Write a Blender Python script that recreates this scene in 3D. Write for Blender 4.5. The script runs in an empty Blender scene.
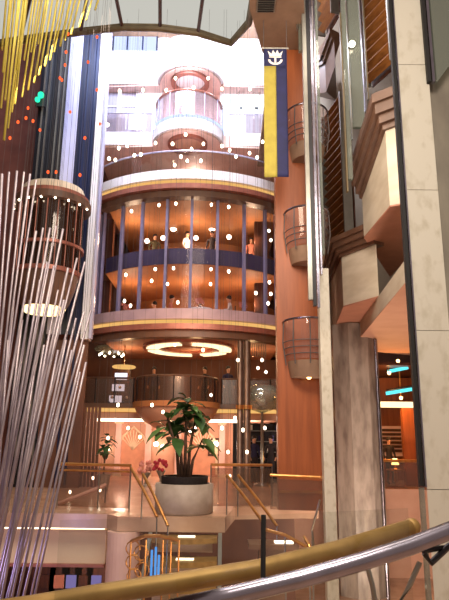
import bpy, bmesh, math, random
from mathutils import Vector, Matrix
random.seed(7)
PI = math.pi
scene = bpy.context.scene
COL = scene.collection
W, H, F = 449.0, 600.0, 580.0
PITCH, ROLL, EYE = math.radians(13.6), math.radians(0.62), 1.6

# ------------------------------------------------------------------ camera
cp, sp = math.cos(PITCH), math.sin(PITCH)
R0, U0, FW = Vector((1, 0, 0)), Vector((0, -sp, cp)), Vector((0, cp, sp))
RT = R0 * math.cos(ROLL) + U0 * math.sin(ROLL)
UP = U0 * math.cos(ROLL) - R0 * math.sin(ROLL)
CAM = Vector((0, 0, EYE))
cd = bpy.data.cameras.new('camera')
cd.sensor_fit = 'VERTICAL'
cd.sensor_height = 36
cd.sensor_width = 36 * W / H
cd.lens = 36 * F / H
cd.clip_start = .05
cam = bpy.data.objects.new('camera', cd)
COL.objects.link(cam)
m = Matrix((RT, UP, -FW)).transposed().to_4x4()
m.translation = CAM
cam.matrix_world = m
scene.camera = cam


def ray(px, py):
    return RT * (px - W / 2) + UP * (H / 2 - py) + FW * F


def at(px, py, Y):
    """point of the place seen at a pixel of the photo, Y metres ahead"""
    d = ray(px, py)
    return CAM + d * (Y / d.y)


def atz(px, py, z):
    """point seen at a pixel on the level z"""
    d = ray(px, py)
    return CAM + d * ((z - EYE) / d.z)


def zat(py, p, px=None):
    """height over plan point p that shows at picture row py"""
    lo, hi = -20.0, 60.0
    for _ in range(50):
        mid = (lo + hi) / 2
        v = Vector((p[0], p[1], mid)) - CAM
        y = H / 2 - v.dot(UP) / v.dot(FW) * F
        if y > py:
            lo = mid
        else:
            hi = mid
    return lo


# --------------------------------------------------------------- materials
def lin(c):
    return tuple((v / 255 / 12.92 if v / 255 <= .04045 else ((v / 255 + .055) / 1.055) ** 2.4) for v in c) + (1,)


def mat(name, rgb, rough=.5, metal=0, rgb2=None, scale=4, stretch=(1, 1, 1), emit=0, spec=.5, bump=0, detail=4, lohi=(.35, .65)):
    mt = bpy.data.materials.new(name)
    mt.use_nodes = True
    nt = mt.node_tree
    b = nt.nodes['Principled BSDF']
    b.inputs['Roughness'].default_value = rough
    b.inputs['Metallic'].default_value = metal
    b.inputs['Specular IOR Level'].default_value = spec
    c1 = lin(rgb)
    c2 = lin(rgb2) if rgb2 else tuple(v * .86 for v in c1[:3]) + (1,)
    tc = nt.nodes.new('ShaderNodeTexCoord')
    mp = nt.nodes.new('ShaderNodeMapping')
    mp.inputs['Scale'].default_value = stretch
    nz = nt.nodes.new('ShaderNodeTexNoise')
    nz.inputs['Scale'].default_value = scale
    nz.inputs['Detail'].default_value = detail
    rp = nt.nodes.new('ShaderNodeValToRGB')
    rp.color_ramp.elements[0].position = lohi[0]
    rp.color_ramp.elements[1].position = lohi[1]
    rp.color_ramp.elements[0].color = c2
    rp.color_ramp.elements[1].color = c1
    L = nt.links.new
    L(tc.outputs['Object'], mp.inputs['Vector'])
    L(mp.outputs['Vector'], nz.inputs['Vector'])
    L(nz.outputs['Fac'], rp.inputs['Fac'])
    L(rp.outputs['Color'], b.inputs['Base Color'])
    if emit:
        b.inputs['Emission Color'].default_value = c1
        b.inputs['Emission Strength'].default_value = emit
    if bump:
        bp = nt.nodes.new('ShaderNodeBump')
        bp.inputs['Strength'].default_value = bump
        L(nz.outputs['Fac'], bp.inputs['Height'])
        L(bp.outputs['Normal'], b.inputs['Normal'])
    return mt


def glow(name, rgb, s):
    mt = bpy.data.materials.new(name)
    mt.use_nodes = True
    nt = mt.node_tree
    nt.nodes.clear()
    e = nt.nodes.new('ShaderNodeEmission')
    e.inputs['Color'].default_value = lin(rgb)
    e.inputs['Strength'].default_value = s
    o = nt.nodes.new('ShaderNodeOutputMaterial')
    nt.links.new(e.outputs[0], o.inputs[0])
    return mt


def glass(name, rgb=(235, 240, 238), gloss=.07, rough=.02, haze=0.0, hazergb=(200, 190, 180)):
    mt = bpy.data.materials.new(name)
    mt.use_nodes = True
    nt = mt.node_tree
    nt.nodes.clear()
    N = nt.nodes.new
    tr = N('ShaderNodeBsdfTransparent')
    tr.inputs[0].default_value = lin(rgb)
    gl = N('ShaderNodeBsdfGlossy')
    gl.inputs['Roughness'].default_value = rough
    mx = N('ShaderNodeMixShader')
    mx.inputs[0].default_value = gloss
    nt.links.new(tr.outputs[0], mx.inputs[1])
    nt.links.new(gl.outputs[0], mx.inputs[2])
    out = mx
    if haze:
        df = N('ShaderNodeBsdfDiffuse')
        df.inputs[0].default_value = lin(hazergb)
        m2 = N('ShaderNodeMixShader')
        m2.inputs[0].default_value = haze
        nt.links.new(mx.outputs[0], m2.inputs[1])
        nt.links.new(df.outputs[0], m2.inputs[2])
        out = m2
    o = N('ShaderNodeOutputMaterial')
    nt.links.new(out.outputs[0], o.inputs[0])
    return mt


M = dict(
    gold=mat('brushed_gold', (164, 132, 76), .5, .45, (142, 112, 60), 8),
    brass=mat('polished_brass', (212, 160, 96), .3, .8, (190, 130, 74), 6),
    chrome=mat('polished_chrome', (158, 154, 170), .26, 1, (132, 130, 142), 5),
    steel=mat('satin_steel', (150, 148, 140), .3, .8),
    black=mat('black_rubber', (14, 13, 14), .6),
    beige=mat('beige_marble', (204, 200, 186), .4, 0, (186, 180, 162), 11, (1, 1, .6), detail=12, lohi=(.3, .5)),
    beige2=mat('cream_travertine', (204, 194, 176), .5, 0, (188, 176, 156), 1.4, (1, 1, 3), detail=8),
    grey=mat('grey_marble', (158, 145, 134), .3, 0, (116, 103, 95), 2.5, (1.6, 1.6, .5), detail=12, lohi=(.34, .6)),
    grey2=mat('grey_stone', (140, 134, 120), .45, 0, (112, 106, 96), 3, (1, 1, .4), detail=8),
    pink=mat('pink_plaster', (205, 158, 134), .7, 0, (196, 148, 124), 1.5),
    soffit=mat('rose_brown_plaster', (178, 122, 98), .7, 0, (166, 112, 90), 2),
    brown=mat('brown_moulding', (106, 78, 62), .4, 0, (92, 66, 52), 3),
    slat=mat('oak_slats', (150, 96, 46), .45, 0, (118, 70, 32), 3, (1, 1, 8)),
    orange=mat('cherry_wood_veneer', (156, 84, 42), .45, 0, (132, 68, 32), 2.5, (3, 3, .25), detail=8),
    wood=mat('dark_mahogany', (86, 48, 30), .4, 0, (60, 32, 20), 3, (4, 4, .3)),
    screenwall=mat('grey_tan_wall', (150, 136, 118), .6, 0, (134, 118, 100), 1),
    mullion=mat('mullion_enamel', (124, 118, 148), .6, 0, (108, 102, 132), 2),
    slabband=mat('slab_edge', (86, 82, 112), .6, 0, (62, 60, 92), .7),
    rimpaint=mat('olive_bronze_rim', (112, 98, 72), .45, .2, (96, 82, 58), 3),
    rose2=mat('niche_plaster', (214, 156, 126), .7),
    redflower=mat('red_petals', (170, 44, 60), .7),
    bronze=mat('dark_bronze', (112, 92, 80), .35, .5, (92, 74, 64), 3),
    tan=mat('tan_ceiling', (136, 108, 88), .7),
    white=mat('white_enamel', (236, 234, 238), .4, 0, (226, 224, 230), 2),
    blush=mat('blush_plaster', (232, 196, 186), .6, 0, (222, 184, 174), 2),
    rose=mat('rose_metal_trim', (168, 108, 92), .35, .3, (150, 92, 78), 4),
    mauve=mat('mauve_enamel', (176, 150, 156), .45, 0, (160, 136, 144), 2),
    navy=mat('navy_panel', (26, 36, 74), .4, .1, (16, 24, 52), 1, (2, 2, .2)),
    dark=mat('dark_panel', (30, 28, 34), .4, .2, (18, 17, 22), 1, (3, 3, .2)),
    redbrown=mat('reddish_brown_panel', (116, 66, 50), .5, 0, (96, 52, 40), 1.5),
    lilac=mat('pale_lilac_panel', (206, 204, 226), .3, .1, (170, 170, 206), .8, (2, 2, .5)),
    amber=mat('amber_wall', (190, 130, 84), .6, 0, (168, 106, 62), .8),
    umber=mat('umber_wall', (112, 70, 48), .6, 0, (84, 50, 36), 1, (1, 1, .5)),
    floor=mat('pale_stone_floor', (196, 164, 140), .25, 0, (172, 138, 114), 1.5, detail=8),
    cream=mat('cream_plaster', (226, 208, 178), .6, 0, (214, 194, 164), 1),
    planter=mat('stone_planter', (164, 150, 138), .55, 0, (150, 136, 124), 5),
    soil=mat('potting_soil', (34, 22, 20), .8, 0, (18, 12, 12), 20),
    leaf=mat('green_leaf', (58, 92, 42), .45, 0, (34, 62, 26), 3),
    leaf2=mat('fresh_leaf', (92, 122, 62), .45, 0, (60, 92, 40), 3),
    bark=mat('bark', (96, 70, 52), .8, 0, (70, 48, 36), 12),
    bluecloth=mat('navy_banner_cloth', (26, 28, 74), .8, 0, (21, 23, 62), 5),
    yellowcloth=mat('yellow_banner_cloth', (156, 144, 60), .85, 0, (144, 132, 54), 5),
    whitecloth=mat('white_cloth', (226, 222, 220), .7),
    pinkcloth=mat('pink_cloth', (222, 150, 136), .7),
    goldrod=mat('yellow_gold_rod', (222, 208, 96), .55, 0, (204, 186, 70), 3),
    silverrod=mat('silver_rod', (188, 176, 182), .35, .4, (150, 140, 152), 3),
    wire=mat('thin_wire', (84, 78, 78), .7),
    skin=mat('skin', (214, 160, 130), .6),
    hair=mat('dark_hair', (40, 28, 22), .6),
    shirtnavy=mat('navy_shirt', (40, 40, 78), .8),
    shirtpink=mat('pink_shirt', (224, 140, 116), .8),
    shirtolive=mat('olive_shirt', (86, 82, 58), .8),
    shirtdark=mat('charcoal_shirt', (48, 40, 44), .8),
    shirtwhite=mat('white_shirt', (226, 216, 210), .8),
    trousers=mat('dark_trousers', (44, 40, 46), .8),
    g_clear=glass('clear_glass', (238, 240, 236), .06),
    g_pane=glass('facade_glass', (240, 236, 238), .006, .02),
    g_bow=glass('bow_glass', (240, 226, 220), .06, .05, .10, (226, 190, 180)),
    g_car=glass('elevator_glass', (170, 146, 132), .08, .05, .05, (150, 110, 92)),
    g_tint=glass('tinted_glass', (206, 214, 208), .10, .05, .2, (176, 182, 172)),
    g_smoke=glass('smoked_glass', (222, 210, 202), .06, .3, .05, (200, 170, 150)),
    g_balc=glass('balcony_glass', (226, 220, 224), .10, .05, .16, (220, 208, 216)),
    crystal=glass('crystal', (226, 232, 226), .25, .1, .15, (224, 224, 210)),
    bulb=glow('warm_white_bulb', (255, 236, 205), 9),
    bulbwarm=glow('amber_bulb', (255, 196, 120), 7),
    spark=glow('orange_red_spark', (255, 92, 44), 1.6),
    cove=glow('cove_light_strip', (255, 232, 196), 3.2),
    ringlight=glow('ring_light', (255, 226, 170), 1.6),
    goldlight=glow('golden_light_strip', (246, 190, 112), .75),
    coolstrip=glow('cool_strip', (200, 214, 255), 1.1),
    neon=glow('cyan_neon', (84, 206, 214), 1.6),
    greenlamp=glow('green_lamp', (40, 220, 160), 1.6),
    purplelamp=glow('purple_lit_sign', (150, 136, 206), .55),
    blue_reflection=glow('blue_reflection_glow', (90, 160, 240), .9),
    daylight=glow('daylight_pane', (228, 238, 255), 1.5),
    skypanel=glow('skylight_panel', (222, 220, 210), .62),
    shoplight=glow('lit_shop_display', (232, 232, 255), 1.3),
    carlamp=glow('elevator_lamp', (255, 226, 160), 2.2),
)


# ------------------------------------------------------------ mesh builder
class MB:
    def __init__(s):
        s.b = bmesh.new()

    def poly(s, pts):
        vs = [s.b.verts.new(p) for p in pts]
        return s.b.faces.new(vs)

    def box(s, c, d, rz=0, rx=0):
        mt = Matrix.Translation(c) @ Matrix.Rotation(rz, 4, 'Z') @ Matrix.Rotation(rx, 4, 'X') @ Matrix.Diagonal((d[0], d[1], d[2], 1))
        bmesh.ops.create_cube(s.b, size=1, matrix=mt)
        return s

    def prism(s, plan, z0, z1, taper=None):
        """plan: list of (x,y); z0/z1 number or list per vertex"""
        n = len(plan)
        Z0 = z0 if isinstance(z0, (list, tuple)) else [z0] * n
        Z1 = z1 if isinstance(z1, (list, tuple)) else [z1] * n
        lo = [s.b.verts.new((p[0], p[1], a)) for p, a in zip(plan, Z0)]
        hi = [s.b.verts.new((p[0], p[1], a)) for p, a in zip(plan, Z1)]
        s.b.faces.new(lo[::-1])
        s.b.faces.new(hi)
        for i in range(n):
            j = (i + 1) % n
            s.b.faces.new((lo[i], lo[j], hi[j], hi[i]))
        return s

    def tube(s, pts, r, n=8, cap=True):
        pts = [Vector(p) for p in pts]
        rings = []
        for i, p in enumerate(pts):
            a = pts[max(i - 1, 0)]
            b = pts[min(i + 1, len(pts) - 1)]
            t = (b - a).normalized()
            ref = Vector((0, 0, 1)) if abs(t.z) < .95 else Vector((1, 0, 0))
            u = t.cross(ref).normalized()
            v = t.cross(u)
            rr = r[i] if isinstance(r, (list, tuple)) else r
            rings.append([s.b.verts.new(p + (u * math.cos(2 * PI * k / n) + v * math.sin(2 * PI * k / n)) * rr) for k in range(n)])
        for A, B in zip(rings, rings[1:]):
            for k in range(n):
                s.b.faces.new((A[k], A[(k + 1) % n], B[(k + 1) % n], B[k]))
        if cap:
            s.b.faces.new(rings[0][::-1])
            s.b.faces.new(rings[-1])
        return s

    def lathe(s, prof, c=(0, 0, 0), n=32, a0=0, a1=2 * PI, sx=1, sy=1):
        full = abs(a1 - a0 - 2 * PI) < 1e-6
        cnt = n if full else n + 1
        cols = []
        for k in range(cnt):
            a = a0 + (a1 - a0) * k / n
            cols.append([s.b.verts.new((c[0] + r * math.cos(a) * sx, c[1] + r * math.sin(a) * sy, c[2] + z)) for r, z in prof])
        for k in range(n):
            A, B = cols[k], cols[(k + 1) % cnt]
            for i in range(len(prof) - 1):
                s.b.faces.new((A[i], B[i], B[i + 1], A[i + 1]))
        return s

    def ring(s, c, r0, r1, z0, z1, a0=0, a1=2 * PI, n=40, sx=1, sy=1):
        """closed annular solid"""
        full = abs(a1 - a0 - 2 * PI) < 1e-6
        cnt = n if full else n + 1
        prof = [(r0, z0), (r1, z0), (r1, z1), (r0, z1)]
        cols = []
        for k in range(cnt):
            a = a0 + (a1 - a0) * k / n
            cols.append([s.b.verts.new((c[0] + r * math.cos(a) * sx, c[1] + r * math.sin(a) * sy, z)) for r, z in prof])
        for k in range(n):
            A, B = cols[k], cols[(k + 1) % cnt]
            for i in range(4):
                j = (i + 1) % 4
                s.b.faces.new((A[i], B[i], B[j], A[j]))
        if not full:
            s.b.faces.new(cols[0])
            s.b.faces.new(cols[-1][::-1])
        return s

    def ball(s, c, r, seg=10, sc=(1, 1, 1)):
        mt = Matrix.Translation(c) @ Matrix.Diagonal((sc[0], sc[1], sc[2], 1))
        bmesh.ops.create_uvsphere(s.b, u_segments=seg, v_segments=max(6, seg * 2 // 3), radius=r, matrix=mt)
        return s

    def mesh(s, name, material, smooth=False):
        bmesh.ops.recalc_face_normals(s.b, faces=s.b.faces)
        me = bpy.data.meshes.new(name)
        s.b.to_mesh(me)
        s.b.free()
        me.materials.append(material)
        if smooth:
            for p in me.polygons:
                p.use_smooth = True
        return me

    def build(s, name, material, parent=None, smooth=False, bevel=0):
        o = bpy.data.objects.new(name, s.mesh(name, material, smooth))
        COL.objects.link(o)
        if parent is not None:
            o.parent = parent
            o.matrix_parent_inverse = Matrix.Translation(-parent.location) if parent.parent is None else parent.matrix_basis.inverted()
            if parent.parent is not None:
                o.matrix_parent_inverse = Matrix()
        if bevel:
            md = o.modifiers.new('bevel', 'BEVEL')
            md.width = bevel
            md.segments = 2
            md.limit_method = 'ANGLE'
        return o


def tag(o, label=None, cat=None, group=None, kind=None):
    if label: o['label'] = label
    if cat: o['category'] = cat
    if group: o['group'] = group
    if kind: o['kind'] = kind
    return o


def thing(name, label, cat, loc=(0, 0, 0), group=None):
    o = bpy.data.objects.new(name, None)
    o.empty_display_size = .1
    COL.objects.link(o)
    o.location = loc
    return tag(o, label, cat, group)


def struct(name, mb, material, smooth=False, bevel=0):
    return tag(mb.build(name, material, None, smooth, bevel), kind='structure')


def setting(name, loc=(0, 0, 0)):
    o = bpy.data.objects.new(name, None)
    COL.objects.link(o)
    o.location = loc
    o['kind'] = 'structure'
    return o


def copy_thing(o, loc, label=None, group=None):
    c = o.copy()
    COL.objects.link(c)
    c.location = loc
    if label: c['label'] = label
    if group: c['group'] = group
    for ch in o.children:
        d = ch.copy()
        COL.objects.link(d)
        d.parent = c
        for g in ch.children:
            e = g.copy()
            COL.objects.link(e)
            e.parent = d
    return c


def arc(c, r, a0, a1, z, n=24, sx=1, sy=1):
    return [Vector((c[0] + r * math.cos(a0 + (a1 - a0) * k / n) * sx, c[1] + r * math.sin(a0 + (a1 - a0) * k / n) * sy, z)) for k in range(n + 1)]


LOW = -2.9            # lower deck
D = [0, 2.83, 5.73, 8.44, 11.2, 14.05, 16.7]
TC = (at(186, 325, 21).x, 26.0)      # axis of the round tower front
TR = 5.0


def cyl_hit(px, py, r=TR):
    d = ray(px, py)
    dx, dy = d.x, d.y
    ox, oy = -TC[0], -TC[1]
    A = dx * dx + dy * dy
    B = 2 * (ox * dx + oy * dy)
    Cc = ox * ox + oy * oy - r * r
    q = B * B - 4 * A * Cc
    if q < 0: return None
    t = (-B - math.sqrt(q)) / (2 * A)
    return CAM + d * t


def ang(p):
    return math.atan2(p.y - TC[1], p.x - TC[0])


# ================================================================ SETTING
# near deck under the camera, lower deck, far deck
struct('floor', MB().prism([(-6, -4), (6, -4), (6, 6.5), (1.25, 6.5), (1.25, 3.2), (-1, 2.75), (-6, 2.2)], -.35, -.001), M['floor'])
struct('floor', MB().prism([(-16, -4), (16, -4), (16, 32), (-16, 32)], LOW - .2, LOW), M['floor'])
FL = at(108, 515, 13.6).x
plan_far = [(-14, 13.7), (FL, 13.5), (FL + .3, 13.1), (at(225, 517, 13).x, 13.1), (at(235, 510, 15).x, 15.2), (2.45, 15.6), (2.45, 21.5), (14, 21.5), (14, 30), (-14, 30)]
struct('floor', MB().prism(plan_far, -.3, -.002), M['floor'])
# fascia of the far deck on the left, with its lit cove
fs = MB().box((FL / 2 - 7, 13.72, -.16), (14 + FL, .16, .3))
struct('trim_1', fs, M['blush'])
struct('trim_2', MB().box((FL / 2 - 7 + .0, 13.95, -.72), (14 + FL - .1, .3, .7)), M['cream'])
struct('trim_3', MB().box((FL / 2 - 7, 13.82, -.335), (14 + FL - .2, .05, .05)), M['cove'])
struct('trim_4', MB().box((FL / 2 - 7, 13.9, -1.1), (14 + FL - .1, .42, .06)), M['rose'])

# walls
struct('wall_back', MB().box((0, 30.1, 8.6), (34, .2, 23)), M['umber'])
struct('wall_left', MB().box((-14.1, 13, 8.6), (.2, 34, 23)), M['umber'])
struct('wall_right', MB().box((14.1, 18, 8.6), (.2, 24, 23)), M['umber'])
xl = at(97, 200, 21.6).x
struct('wall_left', MB().prism([(-14, 21.8), (xl - .1, 21.8), (xl - .1, 22.0), (-14, 22.0)], .001, 19), M['redbrown'])
# orange veneered wall at right and its pale pilaster
ow0, ow1 = at(277, 340, 14.6).x, at(321.5, 400, 14.6).x
struct('wall_right', MB().prism([(ow0, 14.6), (ow1, 14.6), (ow1, 21), (ow0 + .9, 15.4), (ow0, 15.0)], 0, 12.6), M['orange'])
struct('baseboard_right', MB().box(((ow0 + ow1) / 2, 14.57, .42), (ow1 - ow0, .05, .06)), M['brass'])
pz = zat(268, (at(327, 268, 13.75).x, 13.75))
struct('wall_right', MB().box((at(327.5, 400, 13.75).x, 13.9, (pz + LOW) / 2), (.26, .3, pz - LOW)), M['beige'], bevel=.02)
# ceiling over the right side
cx0 = at(254, 20, 12.7).x
struct('ceiling', MB().prism([(cx0 - .2, 10.5), (1.55, 10.5), (2.3, 14.58), (2.3, 22), (1.3, 22), (1.3, 15.3), (at(262, 43, 14.7).x, 14.7), (cx0 - .1, 13.0)], 12.61, 12.9), M['tan'])
vent = thing('ceiling_vent', 'small dark louvred vent in the tan ceiling above the banner', 'vent', at(266, 7, 13))
vb = atz(266, 5, 12.6)
vent.location = (vb.x, vb.y, 12.6)
MB().box((vb.x, vb.y, 12.59), (.5, .5, .02)).build('frame', M['steel'], vent)
g = MB()
for k in range(6):
    g.box((vb.x, vb.y - .2 + k * .08, 12.57), (.42, .03, .02))
g.build('grille', M['black'], vent)

struct('wall_right', MB().prism([(2.9, 21.2), (9.5, 18.6), (9.6, 18.8), (3.0, 21.5)], 5.45, 19.5), M['screenwall'])
struct('ceiling', MB().prism([(-14, 5), (14, 5), (14, 30), (-14, 30)], 19.56, 19.7), M['tan'])
# glazed canopy at the top: curved edge, brass ribs, frosted panels
CZ = 15.0
edge_px = [(-45, 52), (20, 41), (80, 33), (122, 28.5), (160, 29), (198, 34), (231, 44)]
edge = [atz(x, y, CZ) for x, y in edge_px]
e_r = [atz(249, 24, CZ), atz(254, -5, CZ), atz(256, -40, CZ)]
inner_px = [(-30, -40), (40, -40), (95, -40), (108, -40), (160, -40), (208, -40)]
inner = [atz(x, y, CZ) for x, y in inner_px] + [e_r[2]]
canopy = setting('ceiling', (0, 0, 0))
for i in range(6):
    a, b = edge[i], edge[i + 1]
    c, d_ = inner[i + 1], inner[i]
    MB().prism([(a.x, a.y), (b.x, b.y), (c.x, c.y), (d_.x, d_.y)], CZ + .12, CZ + .16).build('frosted_panel', M['skypanel'], canopy)
    if i:
        MB().tube([a + Vector((0, 0, .05)), d_ + Vector((0, 0, .05))], .06, 6).build('rib', M['wood'], canopy)
pn = [edge[6], e_r[0], e_r[1], e_r[2]]
MB().prism([(p.x, p.y) for p in pn], CZ + .12, CZ + .16).build('frosted_panel', M['skypanel'], canopy)
MB().tube([p + Vector((0, 0, .02)) for p in edge + e_r], .11, 8).build('rim', M['rimpaint'], canopy)
MB().tube([p + Vector((0, 0, .14)) for p in edge + e_r], .12, 8).build('rim', M['rimpaint'], canopy)

# ====================================================== ROUND TOWER FRONT
A0, A1 = -PI / 2 - .80, -PI / 2 + .86


def sector(r, z0, z1, a0=A0, a1=A1, n=28, back=29.9):
    pl = [(p.x, p.y) for p in arc(TC, r, a0, a1, 0, n)]
    pl += [(pl[-1][0], back), (pl[0][0], back)]
    return MB().prism(pl, z0, z1)


# deck floors of the tower
struct('floor', sector(4.86, D[2] - .28, D[2]), M['soffit'])
struct('floor', sector(4.80, D[3] - .3, D[3] + .32), M['slabband'])
struct('ceiling', sector(4.78, D[3] - .325, D[3] - .302), M['amber'])
struct('ceiling', sector(4.80, D[4] - .31, D[4] - .283), M['amber'])
struct('floor', sector(4.86, D[4] - .28, D[4]), M['soffit'])
# fascia rings
n = 1
for zb, tp in ((D[2], 0), (D[4], 1)):
    top = 'white' if tp else 'mauve'
    struct('trim_%d' % (5 + tp * 4), MB().ring(TC, 4.9, 5.55, zb + .12, zb + .50, A0, A1), M[top], True and False)
    struct('trim_%d' % (6 + tp * 4), MB().ring(TC, 4.9, 5.44, zb - .02, zb + .10, A0, A1), M['goldlight'])
    struct('trim_%d' % (7 + tp * 4), MB().ring(TC, 4.9, 5.50, zb - .24, zb - .04, A0, A1), M['rose'])
    struct('trim_%d' % (8 + tp * 4), MB().ring(TC, 4.88, 5.30, zb - .50, zb - .26, A0, A1), M['brown'])
# curtain wall bays : one window per bay
mull = [99, 102.5, 121, 141, 166, 191, 217, 244, 265, 276]
angs = [ang(cyl_hit(x, 255)) for x in mull]
gz0, gz1 = D[2] + .51, D[4] - .51
for i in range(len(angs) - 1):
    a, b = angs[i], angs[i + 1]
    w = setting('window_%d' % (i + 1))
    MB().ring(TC, 4.96, 4.98, gz0, gz1, a + .008, b - .008, 6).build('pane', M['g_pane'], w)
    pa = Vector((TC[0] + 5 * math.cos(a), TC[1] + 5 * math.sin(a), 0))
    MB().box((pa.x, pa.y, (gz0 + gz1) / 2), (.10, .14, gz1 - gz0), a + PI / 2).build('mullion', M['mullion'], w)
    if i == len(angs) - 2:
        pa = Vector((TC[0] + 5 * math.cos(b), TC[1] + 5 * math.sin(b), 0))
        MB().box((pa.x, pa.y, (gz0 + gz1) / 2), (.10, .14, gz1 - gz0), b + PI / 2).build('mullion', M['mullion'], w)
# amber wall behind the dining rooms
struct('wall_back', MB().ring((TC[0], 31), 4.2, 4.4, D[2], D[3] - .3, PI * 1.08, PI * 1.92, 20), M['amber'])
struct('wall_back', MB().ring((TC[0], 31), 4.2, 4.4, D[3] + .32, D[4] - .28, PI * 1.08, PI * 1.92, 20), M['amber'])
for nm, px, pd in (('leftmost dark square column behind the round glass front', 108, 24.0), ('dark square column behind the right end of the round glass front', 259, 24.0)):
    b = at(px, 255, pd)
    c = thing('interior_column', nm, 'column', (b.x, b.y, D[2]))
    MB().box((b.x, b.y, (D[2] + D[3] - .3) / 2), (.42, .42, D[3] - .3 - D[2])).build('lower_shaft', M['wood'], c)
    MB().box((b.x, b.y, (D[3] + .32 + D[4] - .28) / 2), (.42, .42, D[4] - .6 - D[3])).build('upper_shaft', M['wood'], c)

# upper decks with round capsule balconies
ucx = at(188, 110, 21.6).x
xl0, xr0 = at(96, 125, 22.4).x, at(277, 125, 22.4).x + 1.2


def capsule_slab(zs, zt, yb, num, px_c, rr, trim):
    cx = px_c
    cy = 22.3
    al = math.asin(.35)
    pl = [(xl0, 22.4)] + [(p.x, p.y) for p in arc((cx, cy), rr, PI + .05, 2 * PI - .05, 0, 28)] + [(xr0, 22.4), (xr0, 29.8), (xl0, 29.8)]
    struct('floor', MB().prism(pl, zs, zt), M['blush'])
    tr_ = MB().ring((cx, cy), rr + .01, rr + .12, zs + .08, yb, PI + .06, 2 * PI - .06, 30)
    tr_.box(((xl0 + cx - rr - .08) / 2, 22.32, (zs + .08 + yb) / 2), (cx - rr - .08 - xl0, .14, yb - zs - .08))
    tr_.box(((xr0 + cx + rr + .08) / 2, 22.32, (zs + .08 + yb) / 2), (xr0 - cx - rr - .08, .14, yb - zs - .08))
    struct('trim_%d' % num, tr_, M['white'])
    o = thing('oculus_ring', trim, 'ceiling ring', (cx, cy - .35, zs), 'round ceiling recesses')
    o_ = MB().ring((cx, cy - .35), .62, .82, zs - .12, zs - .003, n=40).build('rim', M['rose'], o)
    MB().lathe([(.62, -.004), (.0, -.004)], (cx, cy - .35, zs), 32).build('recess', M['pink' if num == 14 else 'white'], o_)
    return cx, cy


z1 = zat(132, (ucx, 22.3))
c1 = capsule_slab(D[5] - .45, D[5] + .1, D[5] + .22, 14, ucx, 1.38, 'dark rose round ceiling ring under the lower capsule balcony')
c2 = capsule_slab(D[6] - .2, D[6] + .35, D[6] + 1.3, 15, at(191, 75, 22.3).x, 1.32, 'rose round ceiling ring with pale centre above the glass capsule balcony')
cap = thing('capsule_balcony', 'round glass capsule balcony with rose top rail high in the atrium', 'balcony', (c1[0], c1[1], D[5] + .22))
MB().ring(c1, 1.36, 1.40, D[5] + .22, D[5] + 1.35, PI, 2 * PI, 28).build('glass_panel', M['g_balc'], cap)
MB().tube(arc(c1, 1.38, PI, 2 * PI, D[5] + 1.40, 28), .06).build('top_rail', M['rose'], cap)
for k in range(7):
    a = PI + PI * k / 6
    MB().tube([(c1[0] + 1.42 * math.cos(a), c1[1] + 1.42 * math.sin(a), D[5] + .22), (c1[0] + 1.42 * math.cos(a), c1[1] + 1.42 * math.sin(a), D[5] + 1.38)], .018, 6).build('post', M['lilac'], cap)
ub = MB().ring(c1, 1.40, 1.52, D[5] + .10, D[5] + .22, PI, 2 * PI, 28)
ub.build('glow_band', M['coolstrip'], cap)
# straight glass railings of that deck
for nm, xa, xb in (('clear glass railing left of the capsule balcony', xl0 + .15, c1[0] - 1.6), ('clear glass railing right of the capsule balcony', c1[0] + 1.6, xr0 - .9)):
    r = thing('glass_railing', nm, 'railing', ((xa + xb) / 2, 22.45, D[5] + .22))
    MB().box(((xa + xb) / 2, 22.45, D[5] + .72), (xb - xa, .03, .95)).build('glass_panel', M['g_balc'], r)
    MB().tube([(xa, 22.45, D[5] + 1.24), (xb, 22.45, D[5] + 1.24)], .035).build('top_rail', M['lilac'], r)
# windows with daylight behind the top deck
k = 20
for px, wd in ((112, .8), (130, .95), (150, 1.1), (232, 1.0), (249, .9), (264, .9)):
    WY = 22.8
    wd *= .9
    p = at(px, 100, WY)
    w = setting('window_%d' % k)
    k += 1
    MB().box((p.x, WY, (D[5] + D[6]) / 2 + .1), (wd, .06, 2.0)).build('pane', M['daylight' if px not in (112, 130) else 'lilac'], w)
    MB().box((p.x - wd / 2 - .05, WY - .05, (D[5] + D[6]) / 2 + .1), (.09, .14, 2.1)).build('mullion', M['white'], w)
    MB().box((p.x + wd / 2 + .05, WY - .05, (D[5] + D[6]) / 2 + .1), (.09, .14, 2.1)).build('mullion', M['white'], w)
    MB().box((p.x, WY - .04, (D[5] + D[6]) / 2 + .4), (wd, .08, .06)).build('transom', M['white'], w)
struct('wall_back', MB().box((TC[0], 23.0, (D[5] + D[6]) / 2 + .1), (9, .2, D[6] - D[5] - .32)), M['blush'])
struct('wall_back', MB().box((TC[0], 26.8, (D[4] + D[5]) / 2 - .1), (9, .2, D[5] - D[4] - .5)), M['redbrown'])
struct('wall_back', MB().box((TC[0], 23.2, 18.9), (9.5, .2, 3.0)), M['white'])
for nm, px in (('blue-white window strip in the wall above the top slab', 135),):
    p = at(px, 45, 23)
    w = setting('window_30')
    MB().box((p.x, 23.06, 19.3), (2.0, .06, .9)).build('pane', M['coolstrip'], w)
    for q in (-1.0, -.35, .35, 1.0):
        MB().box((p.x + q, 23.04, 19.3), (.07, .1, .9)).build('mullion', M['navy'], w)
# glass railing on the round upper terrace
r = thing('curved_glass_railing', 'curved glass railing along the white rimmed terrace above the round front', 'railing', (TC[0], TC[1] - 5, D[4] + .5))
MB().ring(TC, 5.3, 5.33, D[4] + .51, D[4] + 1.35, A0, A1).build('glass_panel', M['g_clear'], r)
MB().tube(arc(TC, 5.315, A0, A1, D[4] + 1.4, 36), .035).build('top_rail', M['lilac'], r)

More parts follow.
